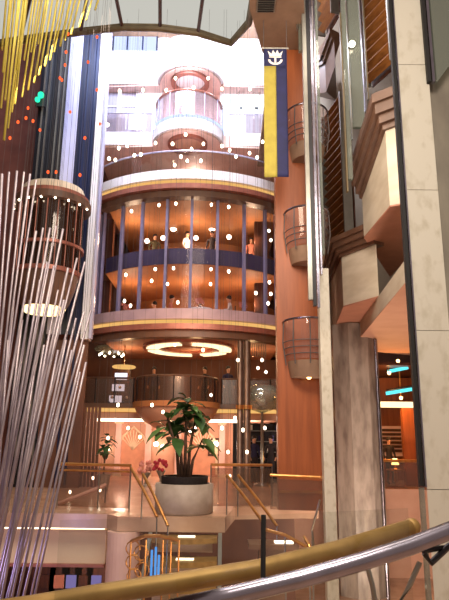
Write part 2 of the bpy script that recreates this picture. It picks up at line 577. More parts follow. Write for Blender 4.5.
# ============================================================= MEZZANINE
# ceiling ring light under the tower
rc = atz(188, 349, D[2] - .5)
rl = thing('ring_ceiling_light', 'large glowing ring shaped ceiling light under the round tower', 'light', (rc.x, 24.4, D[2] - .3))
RC = (rc.x, 24.4)
rfr = MB().ring(RC, 1.05, 1.95, D[2] - .40, D[2] - .29, n=48).build('ring_frame', M['rose'], rl)
for a0, a1 in ((.50, 1.25), (1.55, 3.0), (3.35, 4.55), (4.85, 6.5)):
    MB().ring(RC, 1.30, 1.80, D[2] - .46, D[2] - .405, a0, a1, 20).build('light_arc', M['ringlight'], rfr)
MB().lathe([(0, -.1), (.5, -.1), (.62, 0)], (RC[0], RC[1], D[2] - .29), 28).build('center_cap', M['soffit'], rl)

# deck 1 : straight fascia + round pulpit balcony
bx = at(175, 395, 22).x
mz = D[1]
xa, xb = at(70, 405, 23.2).x, at(300, 405, 23.2).x
struct('floor', MB().prism([(xa, 23.2), (xb, 23.2), (xb, 29.9), (xa, 29.9)], mz - .35, mz), M['pink'])
struct('trim_16', MB().box(((xa + xb) / 2, 23.12, mz + .06), (xb - xa, .14, .16)), M['brown'])
struct('trim_17', MB().box(((xa + xb) / 2, 23.14, mz - .12), (xb - xa, .1, .14)), M['goldlight'])
struct('trim_18', MB().box(((xa + xb) / 2, 23.13, mz - .34), (xb - xa, .12, .2)), M['pink'])
pb = thing('round_balcony', 'round pink balcony bulging out below the ring ceiling light', 'balcony', (bx, 23, mz - .9))
MB().lathe([(.05, -.9), (.7, -.85), (1.25, -.55), (1.55, -.2), (1.62, -.04)], (bx, 22.95, mz), 36, PI, 2 * PI).build('bowl', M['pink'], pb, True)
MB().ring((bx, 22.95), 1.5, 1.70, mz - .04, mz + .16, PI, 2 * PI).build('rim', M['amber'], pb)
MB().ring((bx, 22.95), 1.56, 1.58, mz + .17, mz + 1.05, PI, 2 * PI).build('glass_panel', M['g_smoke'], pb)
MB().tube(arc((bx, 22.95), 1.57, PI, 2 * PI, mz + 1.08, 28), .04).build('top_rail', M['brown'], pb)
for q in range(9):
    a = PI + PI * q / 8
    MB().tube([(bx + 1.6 * math.cos(a), 22.95 + 1.6 * math.sin(a), mz + .16), (bx + 1.6 * math.cos(a), 22.95 + 1.6 * math.sin(a), mz + 1.08)], .02, 6).build('post', M['dark'], pb)
for nm, a, b in (('dark glass railing on the mezzanine left of the round pink balcony', xa + .2, bx - 1.75), ('dark glass railing on the mezzanine right of the round pink balcony', bx + 1.75, xb - .2)):
    r = thing('glass_railing', nm, 'railing', ((a + b) / 2, 23.25, mz))
    MB().box(((a + b) / 2, 23.3, mz + .64), (b - a, .03, .96)).build('glass_panel', M['g_smoke'], r)
    MB().tube([(a, 23.3, mz + 1.15), (b, 23.3, mz + 1.15)], .04).build('top_rail', M['brown'], r)
    for q in range(4):
        xx = a + (b - a) * q / 3
        MB().tube([(xx, 23.26, mz + .15), (xx, 23.26, mz + 1.15)], .03, 6).build('post', M['dark'], r)
# back of the mezzanine: wall, lit display, disc lamp, chandelier
struct('wall_back', MB().box((TC[0], 28.5, (mz + D[2] - .28) / 2), (14, .2, D[2] - .28 - mz)), M['umber'])
p = at(119, 371, 26)
t = thing('shop_display', 'blue-white lit shop display on the mezzanine left of the round balcony', 'display', (p.x, p.y, mz))
MB().box((p.x, 26.2, mz + .95), (1.0, .3, 1.9)).build('cabinet', M['wood'], t)
cb_ = t.children[0]
for q in range(3):
    MB().box((p.x - .1 + .1 * q, 26.03, mz + .5 + .5 * q), (.55, .04, .3)).build('lit_panel', M['shoplight'], cb_)
for q in range(6):
    MB().ball((p.x - .4 + .16 * q, 26.0, mz + .35 + .22 * (q % 4)), .07, 8).build('ornament', M['shirtwhite' if q % 2 else 'bluecloth'], t)
p = at(124, 367, 24.4)
t = thing('disc_lamp', 'flat golden disc lamp hanging on the mezzanine beside the lit display', 'lamp', p)
MB().lathe([(0, .1), (.45, .05), (.5, 0), (.45, -.05), (0, -.08)], p, 24).build('shade', M['goldlight'], t)
MB().tube([p + Vector((0, 0, .09)), Vector((p.x, p.y, D[2] - .28))], .02, 6).build('stem', M['brass'], t)
p = at(112, 350, 26.2)
t = thing('crystal_chandelier', 'pale crystal chandelier near the ceiling above the golden disc lamp', 'chandelier', p)
MB().tube([p, Vector((p.x, p.y, D[2] - .28))], .03, 6).build('stem', M['steel'], t)
MB().lathe([(.1, .2), (.75, .12), (.8, -.0), (.5, -.2), (.1, -.28)], p, 20).build('bowl', M['crystal'], t)
for q in range(8):
    a = q * PI / 4
    MB().ball(p + Vector((.55 * math.cos(a), .55 * math.sin(a), -.22)), .05, 6).build('bulb', M['bulb'], t)
p = at(253, 352, 24)
t = thing('hanging_crystal_rods', 'square hanging crystal fixture near the ceiling beside the orange wall', 'chandelier', p)
MB().box((p.x, p.y, p.z + .32), (1.1, 1.0, .06)).build('top_plate', M['steel'], t)
for q in range(12):
    MB().tube([(p.x - .5 + .09 * q, p.y - .45, p.z + .3), (p.x - .5 + .09 * q, p.y - .45, p.z - .25)], .03, 6).build('crystal_rod', M['crystal'], t)
MB().tube([(p.x, p.y, p.z + .35), (p.x, p.y, D[2] - .285)], .03, 6).build('stem', M['steel'], t)
p = at(262, 398, 22.2)
t = thing('crystal_bowl', 'large clear crystal bowl on a tall slim stand beside the orange wall', 'bowl', (p.x, p.y, 0))
MB().lathe([(.08, -.55), (.45, -.42), (.72, -.1), (.7, .25), (.45, .45), (.4, .47), (.62, .22), (.64, -.1), (.4, -.36), (.05, -.45)], p, 28).build('bowl', M['crystal'], t, True)
MB().lathe([(.35, 0), (.35, .06), (.07, .12), (.05, p.z - .55), (.14, p.z - .52)], (p.x, p.y, 0), 16).build('stand', M['steel'], t, True)
# twin glass / steel columns at right of the shop front
for i, (px, rr) in enumerate(((240, .11), (247, .13))):
    p = at(px, 440, 21.4)
    t = thing('slim_column', ('left' if i == 0 else 'right') + ' one of two slim polished columns standing in front of the dark shop', 'column', (p.x, 21.4, 0))
    MB().lathe([(rr * 1.6, 0), (rr * 1.6, .1), (rr, .16), (rr, D[2] - .52)], (p.x, 21.4, 0), 16).build('shaft', M['bronze'], t, True)
    MB().ring((p.x, 21.4), rr + .003, rr + .05, 2.7, 2.85, n=16).build('collar', M['brass'], t)

# =========================================================== GROUND FLOOR
gw = 27.2
struct('wall_back', MB().box((at(165, 450, gw).x, gw, 1.2), (9.5, .2, 2.45)), M['pink'])
struct('ceiling', MB().box((at(165, 420, 25.4).x, 25.4, 2.44), (9.5, 3.4, .06)), M['pink'])
cl = thing('cove_light', 'long bright white cove light across the shop front ceiling', 'light', (at(168, 420, 24).x, 23.62, 2.3))
pl = [at(97, 422, 23.6), at(150, 418.5, 23.5), at(200, 419, 23.5), at(240, 424, 23.6)]
MB().tube([Vector((q.x, q.y, 2.36)) for q in pl], .075, 8).build('tube', M['cove'], cl)
MB().box((pl[1].x + .6, 23.75, 2.40), (6, .1, .03)).build('backing', M['cream'], cl)
# arched niches with lattice
for i, px in enumerate((133, 203)):
    p = at(px, 448, gw - .1)
    t = thing('arched_niche', ('left' if i == 0 else 'right') + ' pointed arch niche with fan lattice in the pink shop front', 'niche', (p.x, gw - .1, 0))
    prof = [(-.62, .1), (-.62, 1.35), (-.45, 1.75), (0, 2.15), (.45, 1.75), (.62, 1.35), (.62, .1)]
    MB().tube([(p.x + a, gw - .14, b) for a, b in prof], .06, 6).build('arch_frame', M['cream'], t)
    f = MB()
    f.poly([(p.x + a * .93, gw - .12, b) for a, b in prof])
    bp_ = f.build('back_panel', M['rose2'], t)
    f = MB()
    for q in range(-4, 5):
        a = q * .17
        f.tube([(p.x, gw - .15, 1.15), (p.x + math.sin(a) * .85, gw - .15, 1.15 + math.cos(a) * .85 - abs(q) * .03)], .026, 5)
    f.build('lattice', M['cream'], bp_)
for i, px in enumerate((118, 148, 178, 222)):
    p = at(px, 450, gw - .2)
    t = thing('pilaster', ['leftmost', 'second', 'third', 'rightmost'][i] + ' of the cream pilasters on the pink shop front', 'pilaster', (p.x, gw - .2, 0))
    MB().box((p.x, gw - .21, 1.2), (.26, .14, 2.2)).build('shaft', M['blush'], t)
    MB().box((p.x, gw - .22, 2.33), (.38, .2, .1)).build('capital', M['cream'], t)
    MB().box((p.x, gw - .22, .06), (.36, .2, .12)).build('base', M['cream'], t)
for i, (px, py) in enumerate(((156, 444), (163, 447), (107, 449), (216, 444))):
    p = at(px, py, gw - .35)
    t = thing('wall_lamp', ['glowing wall lamp left of the tall plant nearest the arch', 'glowing wall lamp just behind the tall plant', 'glowing wall lamp left of the left arch niche', 'glowing wall lamp right of the right arch niche'][i], 'lamp', p)
    MB().ball(p, .11, 10).build('globe', M['bulb'], t)
    MB().tube([p + Vector((0, .06, -.05)), p + Vector((0, .25, -.18))], .025, 6).build('arm', M['brass'], t)
# picture on wall
p = at(214, 447, gw - .13)
t = thing('framed_picture', 'dark framed picture on the pink wall right of the tall plant', 'picture', p)
fr_ = MB().box(p, (.55, .05, .8)).build('frame', M['wood'], t)
MB().box(p + Vector((0, -.03, 0)), (.38, .02, .6)).build('print', M['cream'], fr_)
for i, (px, py) in enumerate(((146, 470), (161, 468))):
    v = at(px, py, 21.5)
    t = thing('flower_stand', ['pink flowers on a slim stand nearest the left arch niche', 'red flowers on a slim stand behind the big planter'][i], 'flowers', (v.x, 21.5, 0))
    MB().lathe([(.2, 0), (.2, .03), (.04, .06), (.04, v.z - .35), (.16, v.z - .12), (.17, v.z - .08), (0, v.z - .1)], (v.x, 21.5, 0), 16).build('stand', M['steel'], t)
    f = MB()
    for q in range(22):
        f.ball((v.x + random.uniform(-.26, .26), 21.5 + random.uniform(-.2, .2), v.z + random.uniform(-.08, .28)), .07, 6)
    f.build('blossoms', M['redflower' if i else 'pinkcloth'], t)
# dark shop on the right
p = at(258, 452, 24)
struct('wall_back', MB().box((p.x + .3, 24.6, 1.15), (2.6, .15, 2.3)), M['dark'])
sh = thing('display_shelf', 'dark glazed display shelf with coloured goods right of the slim columns', 'shelf', (p.x, 24, 0))
MB().box((p.x + .2, 24.2, .45), (1.9, .5, .9)).build('counter', M['dark'], sh)
for q in range(3):
    MB().box((p.x + .2, 24.3, 1.15 + q * .42), (1.9, .35, .03)).build('shelf', M['steel'], sh)
for q in range(10):
    MB().box((p.x - .6 + .17 * q, 24.25, 1.28 + .42 * (q % 3)), (.1, .1, .2)).build('goods', M[['bluecloth', 'pinkcloth', 'shirtwhite', 'purplelamp'][q % 4]], sh)
# vertical wood panels behind left railing
q0 = at(0, 440, 20.5)
wp = MB()
for q in range(26):
    px = 8 + q * 3.6
    p = at(px, 440, 20.9)
    wp.box((p.x, 20.9, 1.35), (.09, .08, 2.7))
o = wp.build('slatted_screen', M['umber'])
tag(o, 'tall screen of thin vertical wooden slats behind the left handrails', 'screen')

# ============================================================ LEFT SHAFT
SZ0, SZ1 = .0, 18.5
sh = thing('elevator_shaft', 'tall elevator shaft of dark, lilac and navy vertical strips', 'elevator shaft', (at(70, 300, 20).x, 20.2, 0))


def strip(nm, pxa, pxb, py, Y, mt, z0=SZ0, z1=SZ1, dy=.12):
    a, b = at(pxa, py, Y).x, at(pxb, py, Y).x
    MB().box(((a + b) / 2, Y + dy / 2, (z0 + z1) / 2), (b - a, dy, z1 - z0)).build(nm, M[mt], sh)


strip('dark_panel', 39, 66, 100, 20.4, 'dark')
for px in (43, 48, 53, 58, 63):
    p = at(px, 100, 20.3)
    MB().box((p.x, 20.33, 9.2), (.05, .1, 18.2)).build('guide_rail', M['steel' if px != 53 else 'black'], sh)
strip('lilac_panel', 66, 79, 100, 20.3, 'lilac', z0=5.2)
strip('navy_panel', 79, 97, 100, 20.3, 'navy', z0=5.2)
for px in (84, 92):
    p = at(px, 100, 20.2)
    MB().box((p.x, 20.24, 9.2), (.06, .1, 18.2)).build('guide_rail', M['navy'], sh)
strip('edge_frame', 97, 104, 100, 20.1, 'white', z0=5.0, dy=.5)
strip('lower_panel', 66, 104, 100, 20.35, 'umber', z1=5.0)

strip('edge_trim', 104.3, 107, 100, 20.0, 'lilac', z0=5.0, dy=.2)
p = at(41, 95, 20)
t = thing('signal_lamp', 'small green signal lamp on the dark elevator shaft', 'lamp', p)
MB().ball(p, .13, 8).build('lens', M['greenlamp'], t)
MB().ball(p + Vector((-.12, 0, -.2)), .11, 8).build('lens', M['greenlamp'], t)
MB().box(p + Vector((-.05, .18, -.1)), (.35, .1, .6)).build('housing', M['black'], t)

# glass elevator car
EY = 18.8
eb, et = at(39, 312, EY), at(50, 190, EY)
ex = at(49, 250, EY).x
ec = thing('glass_elevator', 'round glass elevator car with white gold crown and glowing underside', 'elevator', (ex, EY, eb.z))
zc = et.z
er = 1.12
C0 = (ex, EY, 0)
MB().lathe([(.0, eb.z - .05), (.62, eb.z - .02), (.70, eb.z + .12)], C0, 32).build('underside_lamp', M['carlamp'], ec, True)
MB().lathe([(.70, eb.z + .12), (.80, eb.z + .3), (.95, eb.z + .75), (1.05, eb.z + 1.2)], C0, 32).build('lower_bowl', M['brown'], ec, True)
MB().ring(C0, 1.0, 1.14, eb.z + 1.2, eb.z + 1.34, n=36).build('ring', M['rose'], ec)
MB().ring(C0, 1.05, 1.08, eb.z + 1.34, zc - .75, n=36).build('glass_wall', M['g_car'], ec)
MB().lathe([(.75, eb.z + 1.36), (.75, zc - .8)], (ex, EY + .2, 0), 24, 0, PI).build('inner_wall', M['wood'], ec)
MB().ring(C0, 1.04, 1.16, eb.z + 2.1, eb.z + 2.2, n=36).build('ring', M['rose'], ec)
MB().ring(C0, 1.02, 1.30, zc - .75, zc - .52, n=36).build('bulb_ring', M['brown'], ec)
br_ = [c for c in ec.children if c.name.startswith('bulb_ring')][0]
MB().ring(C0, .98, 1.22, zc - .51, zc - .36, n=36).build('ring', M['rose'], ec)
MB().lathe([(1.12, -.34), (1.02, -.04), (.82, .04)], (ex, EY, zc), 36).build('crown', M['cream'], ec, True)
MB().lathe([(.82, .04), (.5, .16), (.2, .22), (0, .23)], (ex, EY, zc), 36).build('roof', M['dark'], ec, True)
for q in range(10):
    a = PI + PI * (q + .5) / 10
    MB().tube([(ex + 1.1 * math.cos(a), EY + 1.1 * math.sin(a), eb.z + 1.34), (ex + 1.1 * math.cos(a), EY + 1.1 * math.sin(a), zc - .75)], .02, 6).build('glazing_bar', M['rose'], ec)
for q in range(9):
    a = PI + PI * (q + .5) / 9
    MB().ball((ex + 1.27 * math.cos(a), EY + 1.27 * math.sin(a), zc - .8), .035, 6).build('bulb', M['bulb'], br_)

# ============================================================ RIGHT WING
def ext(a, b, k):
    return (a[0] + (b[0] - a[0]) * k, a[1] + (b[1] - a[1]) * k)


def offset(plan, d, closed=False):
    """offset open outline to its left/right by d (plan as list of xy)"""
    out = []
    for i, p in enumerate(plan):
        ns = []
        for a, b in ((i - 1, i), (i, i + 1)):
            if a < 0 or b >= len(plan): continue
            v = Vector((plan[b][0] - plan[a][0], plan[b][1] - plan[a][1]))
            v.normalize()
            ns.append(Vector((-v.y, v.x)))
        nn = sum(ns, Vector((0, 0)))
        nn.normalize()
        k = 1 / max(.5, nn.dot(ns[0]))
        out.append((p[0] + nn.x * d * k, p[1] + nn.y * d * k))
    return out


def cornice(line, ztops, parent, steps, mt):
    """stepped moulding along an open outline; ztops bottom heights per vertex"""
    z = list(ztops)
    for i, (d, h) in enumerate(steps):
        o = offset(line, d)
        i_ = offset(line, -.3)
        pl = o + i_[::-1]
        zz0 = z + z[::-1]
        zz1 = [v + h for v in z] + [v + h for v in z][::-1]
        MB().prism(pl, zz0, zz1).build('moulding', M[mt[i % len(mt)]], parent)
        z = [v + h for v in z]
    return z


def louver(pa, pb, z0, z1, nsl, parent, depth=.25):
    """screen of horizontal oak slats between two plan points"""
    v = Vector((pb[0] - pa[0], pb[1] - pa[1]))
    L = v.length
    rz = math.atan2(v.y, v.x)
    c = ((pa[0] + pb[0]) / 2, (pa[1] + pb[1]) / 2)
    s = MB()
    for q in range(nsl):
        z = z0 + (z1 - z0) * (q + .5) / nsl
        s.box((c[0], c[1], z), (L, depth, (z1 - z0) / nsl * .34), rz, .5)
    nn = Vector((-v.y, v.x)).normalized() * (.22 if v.x * 0 + 1 else 0)
    if (Vector(c) + nn).length < Vector(c).length: nn = -nn
    bk = MB().box((c[0] + nn.x, c[1] + nn.y, (z0 + z1) / 2), (L, .04, z1 - z0), rz).build('backing', M['wood'], parent)
    s.build('slats', M['slat'], bk)
    for q in (pa, pb):
        MB().box((q[0], q[1], (z0 + z1) / 2), (.07, .3, z1 - z0), rz).build('side_post', M['steel'], parent)


# ---- block A : upper right balcony bulkhead
zA = 7.0
a0, a1, a2, a3, a4 = [atz(x, y, zA) for x, y in ((406, 204), (390, 207), (364, 238), (390, 277), (408, 258))]
A_pl = [ext(a1, a0, 5), (a1.x, a1.y), (a2.x, a2.y), (a3.x, a3.y), ext(a3, a4, 2.2)]
tA1, tA2 = zat(131, a1), zat(199, a2)
tops = [tA1 + .25, tA1, tA2, tA2 + .2, tA1]
bA = thing('balcony_bulkhead', 'upper cream stone balcony bulkhead with brown cornice beside the near pale column', 'balcony', (a1.x + 1, a1.y + 1, zA))
MB().prism(A_pl, zA + .04, tops).build('parapet', M['beige2'], bA)
MB().prism(A_pl, zA, zA + .035).build('soffit', M['soffit'], bA)
lineA = [A_pl[0], A_pl[1], A_pl[2]]
cornice(lineA, [tops[0], tops[1], tops[2]], bA, [(.08, .14), (.18, .22), (.28, .27), (.36, .24)], ['brown'])
lA0, lA1 = at(394.5, 60, 14.2), at(366, 75, 15.4)
louver((lA0.x, lA0.y), (lA1.x, lA1.y), zat(86, lA1), zat(-40, lA1), 12, bA)
# ---- block B
zB = 5.4
b0, b1, b2, b3 = [atz(x, y, zB) for x, y in ((379, 297), (343.5, 307), (333, 331), (352, 340))]
B_pl = [(b0.x, b0.y), (b1.x, b1.y), (b2.x, b2.y), (b3.x, b3.y)]
tB = [zat(244, b0), zat(257, b1), zat(281, b2), zat(270, b3)]
bB = thing('balcony_bulkhead', 'lower cream stone balcony bulkhead with brown cornice above the grey column', 'balcony', (b1.x + .3, b1.y + .5, zB))
MB().prism(B_pl, zB + .04, tB).build('parapet', M['beige2'], bB)
MB().prism(B_pl, zB, zB + .035).build('soffit', M['soffit'], bB)
lineB = [(b0.x, b0.y), (b1.x, b1.y), (b2.x, b2.y)]
cornice(lineB, tB[:3], bB, [(.08, .10), (.17, .15), (.26, .16), (.34, .14)], ['brown'])
lB0, lB1 = at(346, 160, 17.0), at(326.5, 170, 18.6)
louver((lB0.x, lB0.y), (lB1.x, lB1.y), zat(243, lB0), zat(92, lB0), 18, bB)
# ---- block D, high and far
zD = 11.0
bD = thing('balcony_bulkhead', 'small brown cornice bulkhead high above, beside the steel tracks', 'balcony', at(320, 90, 18))
d0, d1, d2 = at(334, 40, 17.6), at(325, 60, 18.0), at(313, 88, 20)
D_pl = [(d0.x, d0.y), (d1.x, d1.y), (d2.x, d2.y), (d2.x + 1, d2.y + .4)]
zD0 = [zat(66, d0), zat(92, d1), zat(95, d2), zat(95, d2)]
MB().prism(D_pl, zD0, [v + 1.1 for v in zD0]).build('parapet', M['brown'], bD)
cornice(D_pl[:3], [v + 1.1 for v in zD0[:3]], bD, [(.1, .15), (.2, .2)], ['brown'])
lD0, lD1 = at(335, 20, 17.4), at(321, 20, 18.6)
louver((lD0.x, lD0.y), (lD1.x, lD1.y), zat(36, lD1), zat(-50, lD1), 9, bD)
# ---- deck slab C
zC = 4.9
cc1, cc2 = atz(410, 278, zC), atz(350.5, 349, zC)
C_pl = [ext(cc2, cc1, 1.25), (cc2.x, cc2.y), (cc2.x + 9, cc2.y + 5), (13.9, 14), (13.9, cc1.y - 2)]
struct('floor', MB().prism(C_pl, zC + .03, zC + .5), M['beige2'])
struct('ceiling', MB().prism(C_pl, zC, zC + .028), M['pink'])

# grey marble column with a polished edge
gp = at(357, 440, 19.3)
gc = thing('marble_column', 'massive grey marble column under the pink deck slab', 'column', (gp.x, gp.y, LOW))
gr = .80
octo = [(gp.x + gr * math.cos(PI / 8 + k * PI / 4), gp.y + gr * math.sin(PI / 8 + k * PI / 4)) for k in range(8)]
MB().prism(octo, LOW, 5.38).build('shaft', M['grey'], gc)
gt = at(379.5, 440, 18.7)
MB().tube([(gt.x, 18.62, LOW), (gt.x, 18.62, 4.86)], .05, 10).build('edge_tube', M['chrome'], gc)

# near pale column with grey stone return and glass screen
NY = 4.7
nx0, nx1 = at(414, 300, NY).x, at(447, 300, NY).x
nc = thing('pale_column', 'near pale beige marble column at the right edge where the handrail ends', 'column', ((nx0 + nx1) / 2, NY + .2, 0))
for q in range(6):
    z0, z1_ = 0 + q * 1.25, 1.245 + q * 1.25
    MB().prism([(nx0, NY), (nx1, NY), (nx1 + .1, NY + .4), (nx0 + .2, NY + .4)], z0, z1_).build('stone_block', M['beige'], nc)
struct('wall_right', MB().box((nx1 + .78, NY + .25, 3.4), (1.5, .3, 6.8)), M['grey2'])
dk = at(432, 40, NY - .05)
st = thing('glass_screen', 'dark framed glass screen in front of grey stone at top right', 'glass screen', (nx1 + .4, NY + .05, 0))
zt0 = zat(84, (dk.x, NY))
MB().box((nx1 - .01, NY - .02, zt0 + 1.1), (.03, .04, 2.2)).build('frame', M['black'], st)
MB().box((nx1 + .03, NY - .02, zt0 + 1.1), (.025, .04, 2.2)).build('frame', M['chrome'], st)
MB().prism([(nx1 + .06, NY - .03), (nx1 + 1.0, NY - .03), (nx1 + 1.0, NY), (nx1 + .06, NY)], [zt0 - .0, zt0 + 1.3, zt0 + 1.3, zt0], zt0 + 2.2).build('pane', M['g_tint'], st)
# dark edged glass strip on the left flank of the pale column
gs = thing('glass_fin', 'tall dark edged glass fin along the left flank of the pale column', 'glass fin', (nx0 - .03, NY + .1, .6))
zf0, zf1 = zat(487, (nx0, NY)), 7.0
MB().box((nx0 - .035, NY + .02, (zf0 + zf1) / 2), (.03, .05, zf1 - zf0)).build('edge', M['black'], gs)
MB().box((nx0 - .008, NY + .01, (zf0 + zf1) / 2), (.012, .05, zf1 - zf0)).build('edge', M['chrome'], gs)
MB().box((nx0 - .035, NY + .02, zf0 / 2), (.03, .05, zf0 - .01)).build('lower_edge', M['g_tint'], gs)

# steel and glass elevator tracks between the orange wall and the bulkheads
def track(name, label, items, Y):
    t = thing(name, label, 'track', at(items[0][1], 150, Y))
    for nm, px, py, y0, y1, w, mt in items:
        p = at(px, py, Y)
        z0, z1_ = zat(y1, p), zat(y0, p)
        MB().box((p.x, Y, (z0 + z1_) / 2), (w, .12, z1_ - z0)).build(nm, M[mt], t)
    return t


track('elevator_track', 'broad silver elevator track running up beside the orange wall', [
    ('rail', 307.5, 180, -20, 300, .10, 'steel'), ('channel', 311.5, 180, -20, 306, .08, 'dark'),
    ('rail', 315, 180, -20, 308, .06, 'chrome')], 13.2)
track('elevator_track', 'thin silver elevator track with glass just left of the slatted screens', [
    ('rail', 318.5, 180, 0, 275, .04, 'chrome'), ('glass_strip', 321, 180, 0, 255, .06, 'g_tint')], 13.4)
track('glass_guide', 'slim bronze edged glass guide rising between the two slatted screens', [
    ('rail', 343.5, 100, 14, 192, .04, 'rimpaint'), ('glass_strip', 347, 100, -20, 180, .12, 'g_tint')], 14.0)
track('glass_guide', 'wide bluish glass guide with silver edges left of the upper slatted screen', [
    ('glass_strip', 355, 50, -30, 128, .32, 'g_tint'), ('rail', 348, 50, -30, 140, .03, 'steel'), ('rail', 362.5, 50, -30, 112, .04, 'chrome'), ('rail', 365.3, 50, -30, 100, .03, 'rimpaint')], 14.2)
track('glass_guide', 'upper dark edged glass guide beside the banner top', [
    ('glass_strip', 302, 30, -20, 52, .2, 'g_tint'), ('rail', 297, 30, -20, 30, .03, 'steel'), ('rail', 309, 30, -20, 50, .03, 'chrome')], 13.6)
p = at(352, 44, 14.0)
t = thing('spot_lamp', 'single white lamp glaring on the glass guide at upper right', 'lamp', p)
MB().ball(p, .09, 10).build('bulb', M['bulb'], t)
MB().box(p + Vector((0, .1, .03)), (.14, .1, .14)).build('housing', M['steel'], t)

# three little bow balconies on the orange wall
def bow(py_base, label, h=1.42):
    b = at(308, py_base, 14.1)
    w = .52
    t = thing('bow_balcony', label, 'balcony', (b.x, 14.55, b.z), 'bow balconies on the orange wall')
    c = (b.x + .05, 14.6, b.z)
    MB().lathe([(.0, -.02), (w * .80, .0), (w * .88, .2), (w * .94, .40), (w * .86, .40), (w * .76, .06), (0, .05)], c, 24, PI, 2 * PI, 1, 1.15).build('base', M['tan'], t)
    MB().lathe([(w * .96, .43), (w * 1.1, h * .75), (w * 1.14, h)], c, 24, PI, 2 * PI, 1, 1.15).build('glass_panel', M['g_bow'], t, True)
    MB().tube(arc(c, w * 1.14, PI, 2 * PI, b.z + h, 20, 1, 1.15), .028).build('top_rail', M['chrome'], t)
    for q in range(3):
        MB().tube(arc(c, w * (1.03 + .05 * q), PI, 2 * PI, b.z + .56 + q * .16, 20, 1, 1.15), .012, 6).build('wire', M['wire'], t)
    for q in range(5):
        a = PI + PI * (q + .25) / 4.5
        ca, sa = math.cos(a), math.sin(a) * 1.15
        MB().tube([(c[0] + (w + .02) * ca, c[1] + (w + .02) * sa, b.z + .3), (c[0] + (w + .10) * ca, c[1] + (w + .1) * sa, b.z + .85), (c[0] + w * 1.14 * ca, c[1] + w * 1.14 * sa, b.z + h)], .016, 6).build('post', M['wire'], t)
    return t


bow(376, 'lowest bow fronted glass balcony on the orange wall')
bow(260, 'middle bow fronted glass balcony on the orange wall')
bow(154, 'top bow fronted glass balcony on the wall right of the banner')
t = thing('wall_spot', 'warm spot lamp glowing under the lowest bow balcony', 'lamp', at(309, 377, 14.3))
MB().ball(at(309, 377, 14.35), .06, 8).build('bulb', M['bulbwarm'], t)
MB().tube([at(309, 377, 14.37), at(309, 376, 14.57)], .03, 6).build('socket', M['brass'], t)

# lobby behind the grey column at right
lx0, lx1 = at(372, 430, 24).x, at(440, 430, 24).x
struct('wall_right', MB().box(((lx0 + lx1) / 2 + 2, 26.2, 2.2), (8, .2, 4.4)), M['orange'])
struct('ceiling', MB().box(((lx0 + lx1) / 2 + 2, 24.2, 4.5), (8, 4.4, .1)), M['wood'])
struct('wall_right', MB().box((at(406, 440, 23.2).x + .55, 23.2, 1.55), (1.35, .3, 3.1)), M['orange'])
struct('trim_19', MB().box((at(398, 405, 23.6).x + .6, 23.0, zat(405, (8, 23.0))), (3.2, .12, .22)), M['ringlight'])
for i, (x0, y0, x1, y1) in enumerate(((388, 371.5, 408, 367.5), (386, 393.5, 416, 388.5))):
    t = thing('neon_tube', ['upper shorter', 'lower longer'][i] + ' cyan neon tube in the dark lobby ceiling at right', 'light', at((x0 + x1) / 2, y0, 23))
    MB().tube([at(x0, y0, 23), at(x1, y1, 22.6)], .065, 8).build('tube', M['neon'], t)
    MB().tube([at(x0, y0 - 2.6, 23.05), at(x1, y1 - 2.6, 22.65)], .06, 6).build('fitting', M['dark'], t)
for i, (px, py) in enumerate(((398, 361), (389, 373), (401, 398))):
    p = at(px, py, 22.9)
    t = thing('ceiling_spot', ['highest warm ceiling spot of the right lobby', 'warm ceiling spot beside the upper cyan neon tube', 'warm ceiling spot below the lower cyan neon tube'][i], 'lamp', p)
    MB().ball(p, .07, 8).build('bulb', M['bulbwarm'], t)
    MB().tube([p + Vector((0, 0, .05)), Vector((p.x, p.y, 4.44))], .025, 6).build('stem', M['brass'], t)
p = at(391, 441, 25.6)
t = thing('wall_shutter', 'dark maroon slatted shutter on the wall of the right lobby', 'shutter', p)
MB().box(p, (.95, .06, 1.25)).build('frame', M['blush'], t)
f = MB()
for q in range(6):
    f.box(p + Vector((0, -.06, .45 - q * .17)), (.85, .06, .11))
f.build('slats', M['wood'], t)
p = at(396, 478, 22.6)
t = thing('lobby_table', 'small round side table with a lit lamp in the right lobby', 'table', (p.x, 22.6, 0))
MB().lathe([(.0, .62), (.34, .62), (.34, .58), (.06, .54), (.05, .06), (.22, .02), (.22, 0)], (p.x, 22.6, 0), 20).build('table', M['brass'], t)
t = thing('table_lamp', 'glowing lamp standing on the small side table in the right lobby', 'lamp', (p.x, 22.6, .62))
MB().lathe([(.1, .62), (.03, .66), (.03, .78)], (p.x, 22.6, 0), 12).build('foot', M['brass'], t)
MB().lathe([(.14, .78), (.08, 1.0)], (p.x, 22.6, 0), 16).build('lamp_shade', M['bulbwarm'], t)

# lobby handrail in front of it
t = thing('lobby_railing', 'brass handrail with glass in front of the right lobby', 'railing', (at(395, 485, 21).x, 21.6, 0))
ra, rb = at(368, 485, 21.62), at(425, 484, 21.62)
MB().tube([(ra.x, 21.62, .95), (rb.x + 1, 21.62, .95)], .055).build('handrail', M['brass'], t)
MB().box(((ra.x + rb.x + 1) / 2, 21.62, .46), (rb.x - ra.x + 1, .02, .9)).build('glass_panel', M['g_smoke'], t)
struct('trim_20', MB().box((7.5, 21.42, LOW / 2), (10.6, .1, -LOW - .01)), M['pink'])

# ================================================================ BANNER
bt, bb = at(275, 49, 13.4), at(275, 177, 13.4)
x0, x1 = at(264, 100, 13.4).x, at(287.5, 100, 13.4).x
bn = thing('banner', 'long navy and yellow hanging banner with white crown and anchor emblem', 'banner', (bt.x, 13.4, bt.z))
hgt = bt.z - bb.z
wd = x1 - x0
zt = bt.z


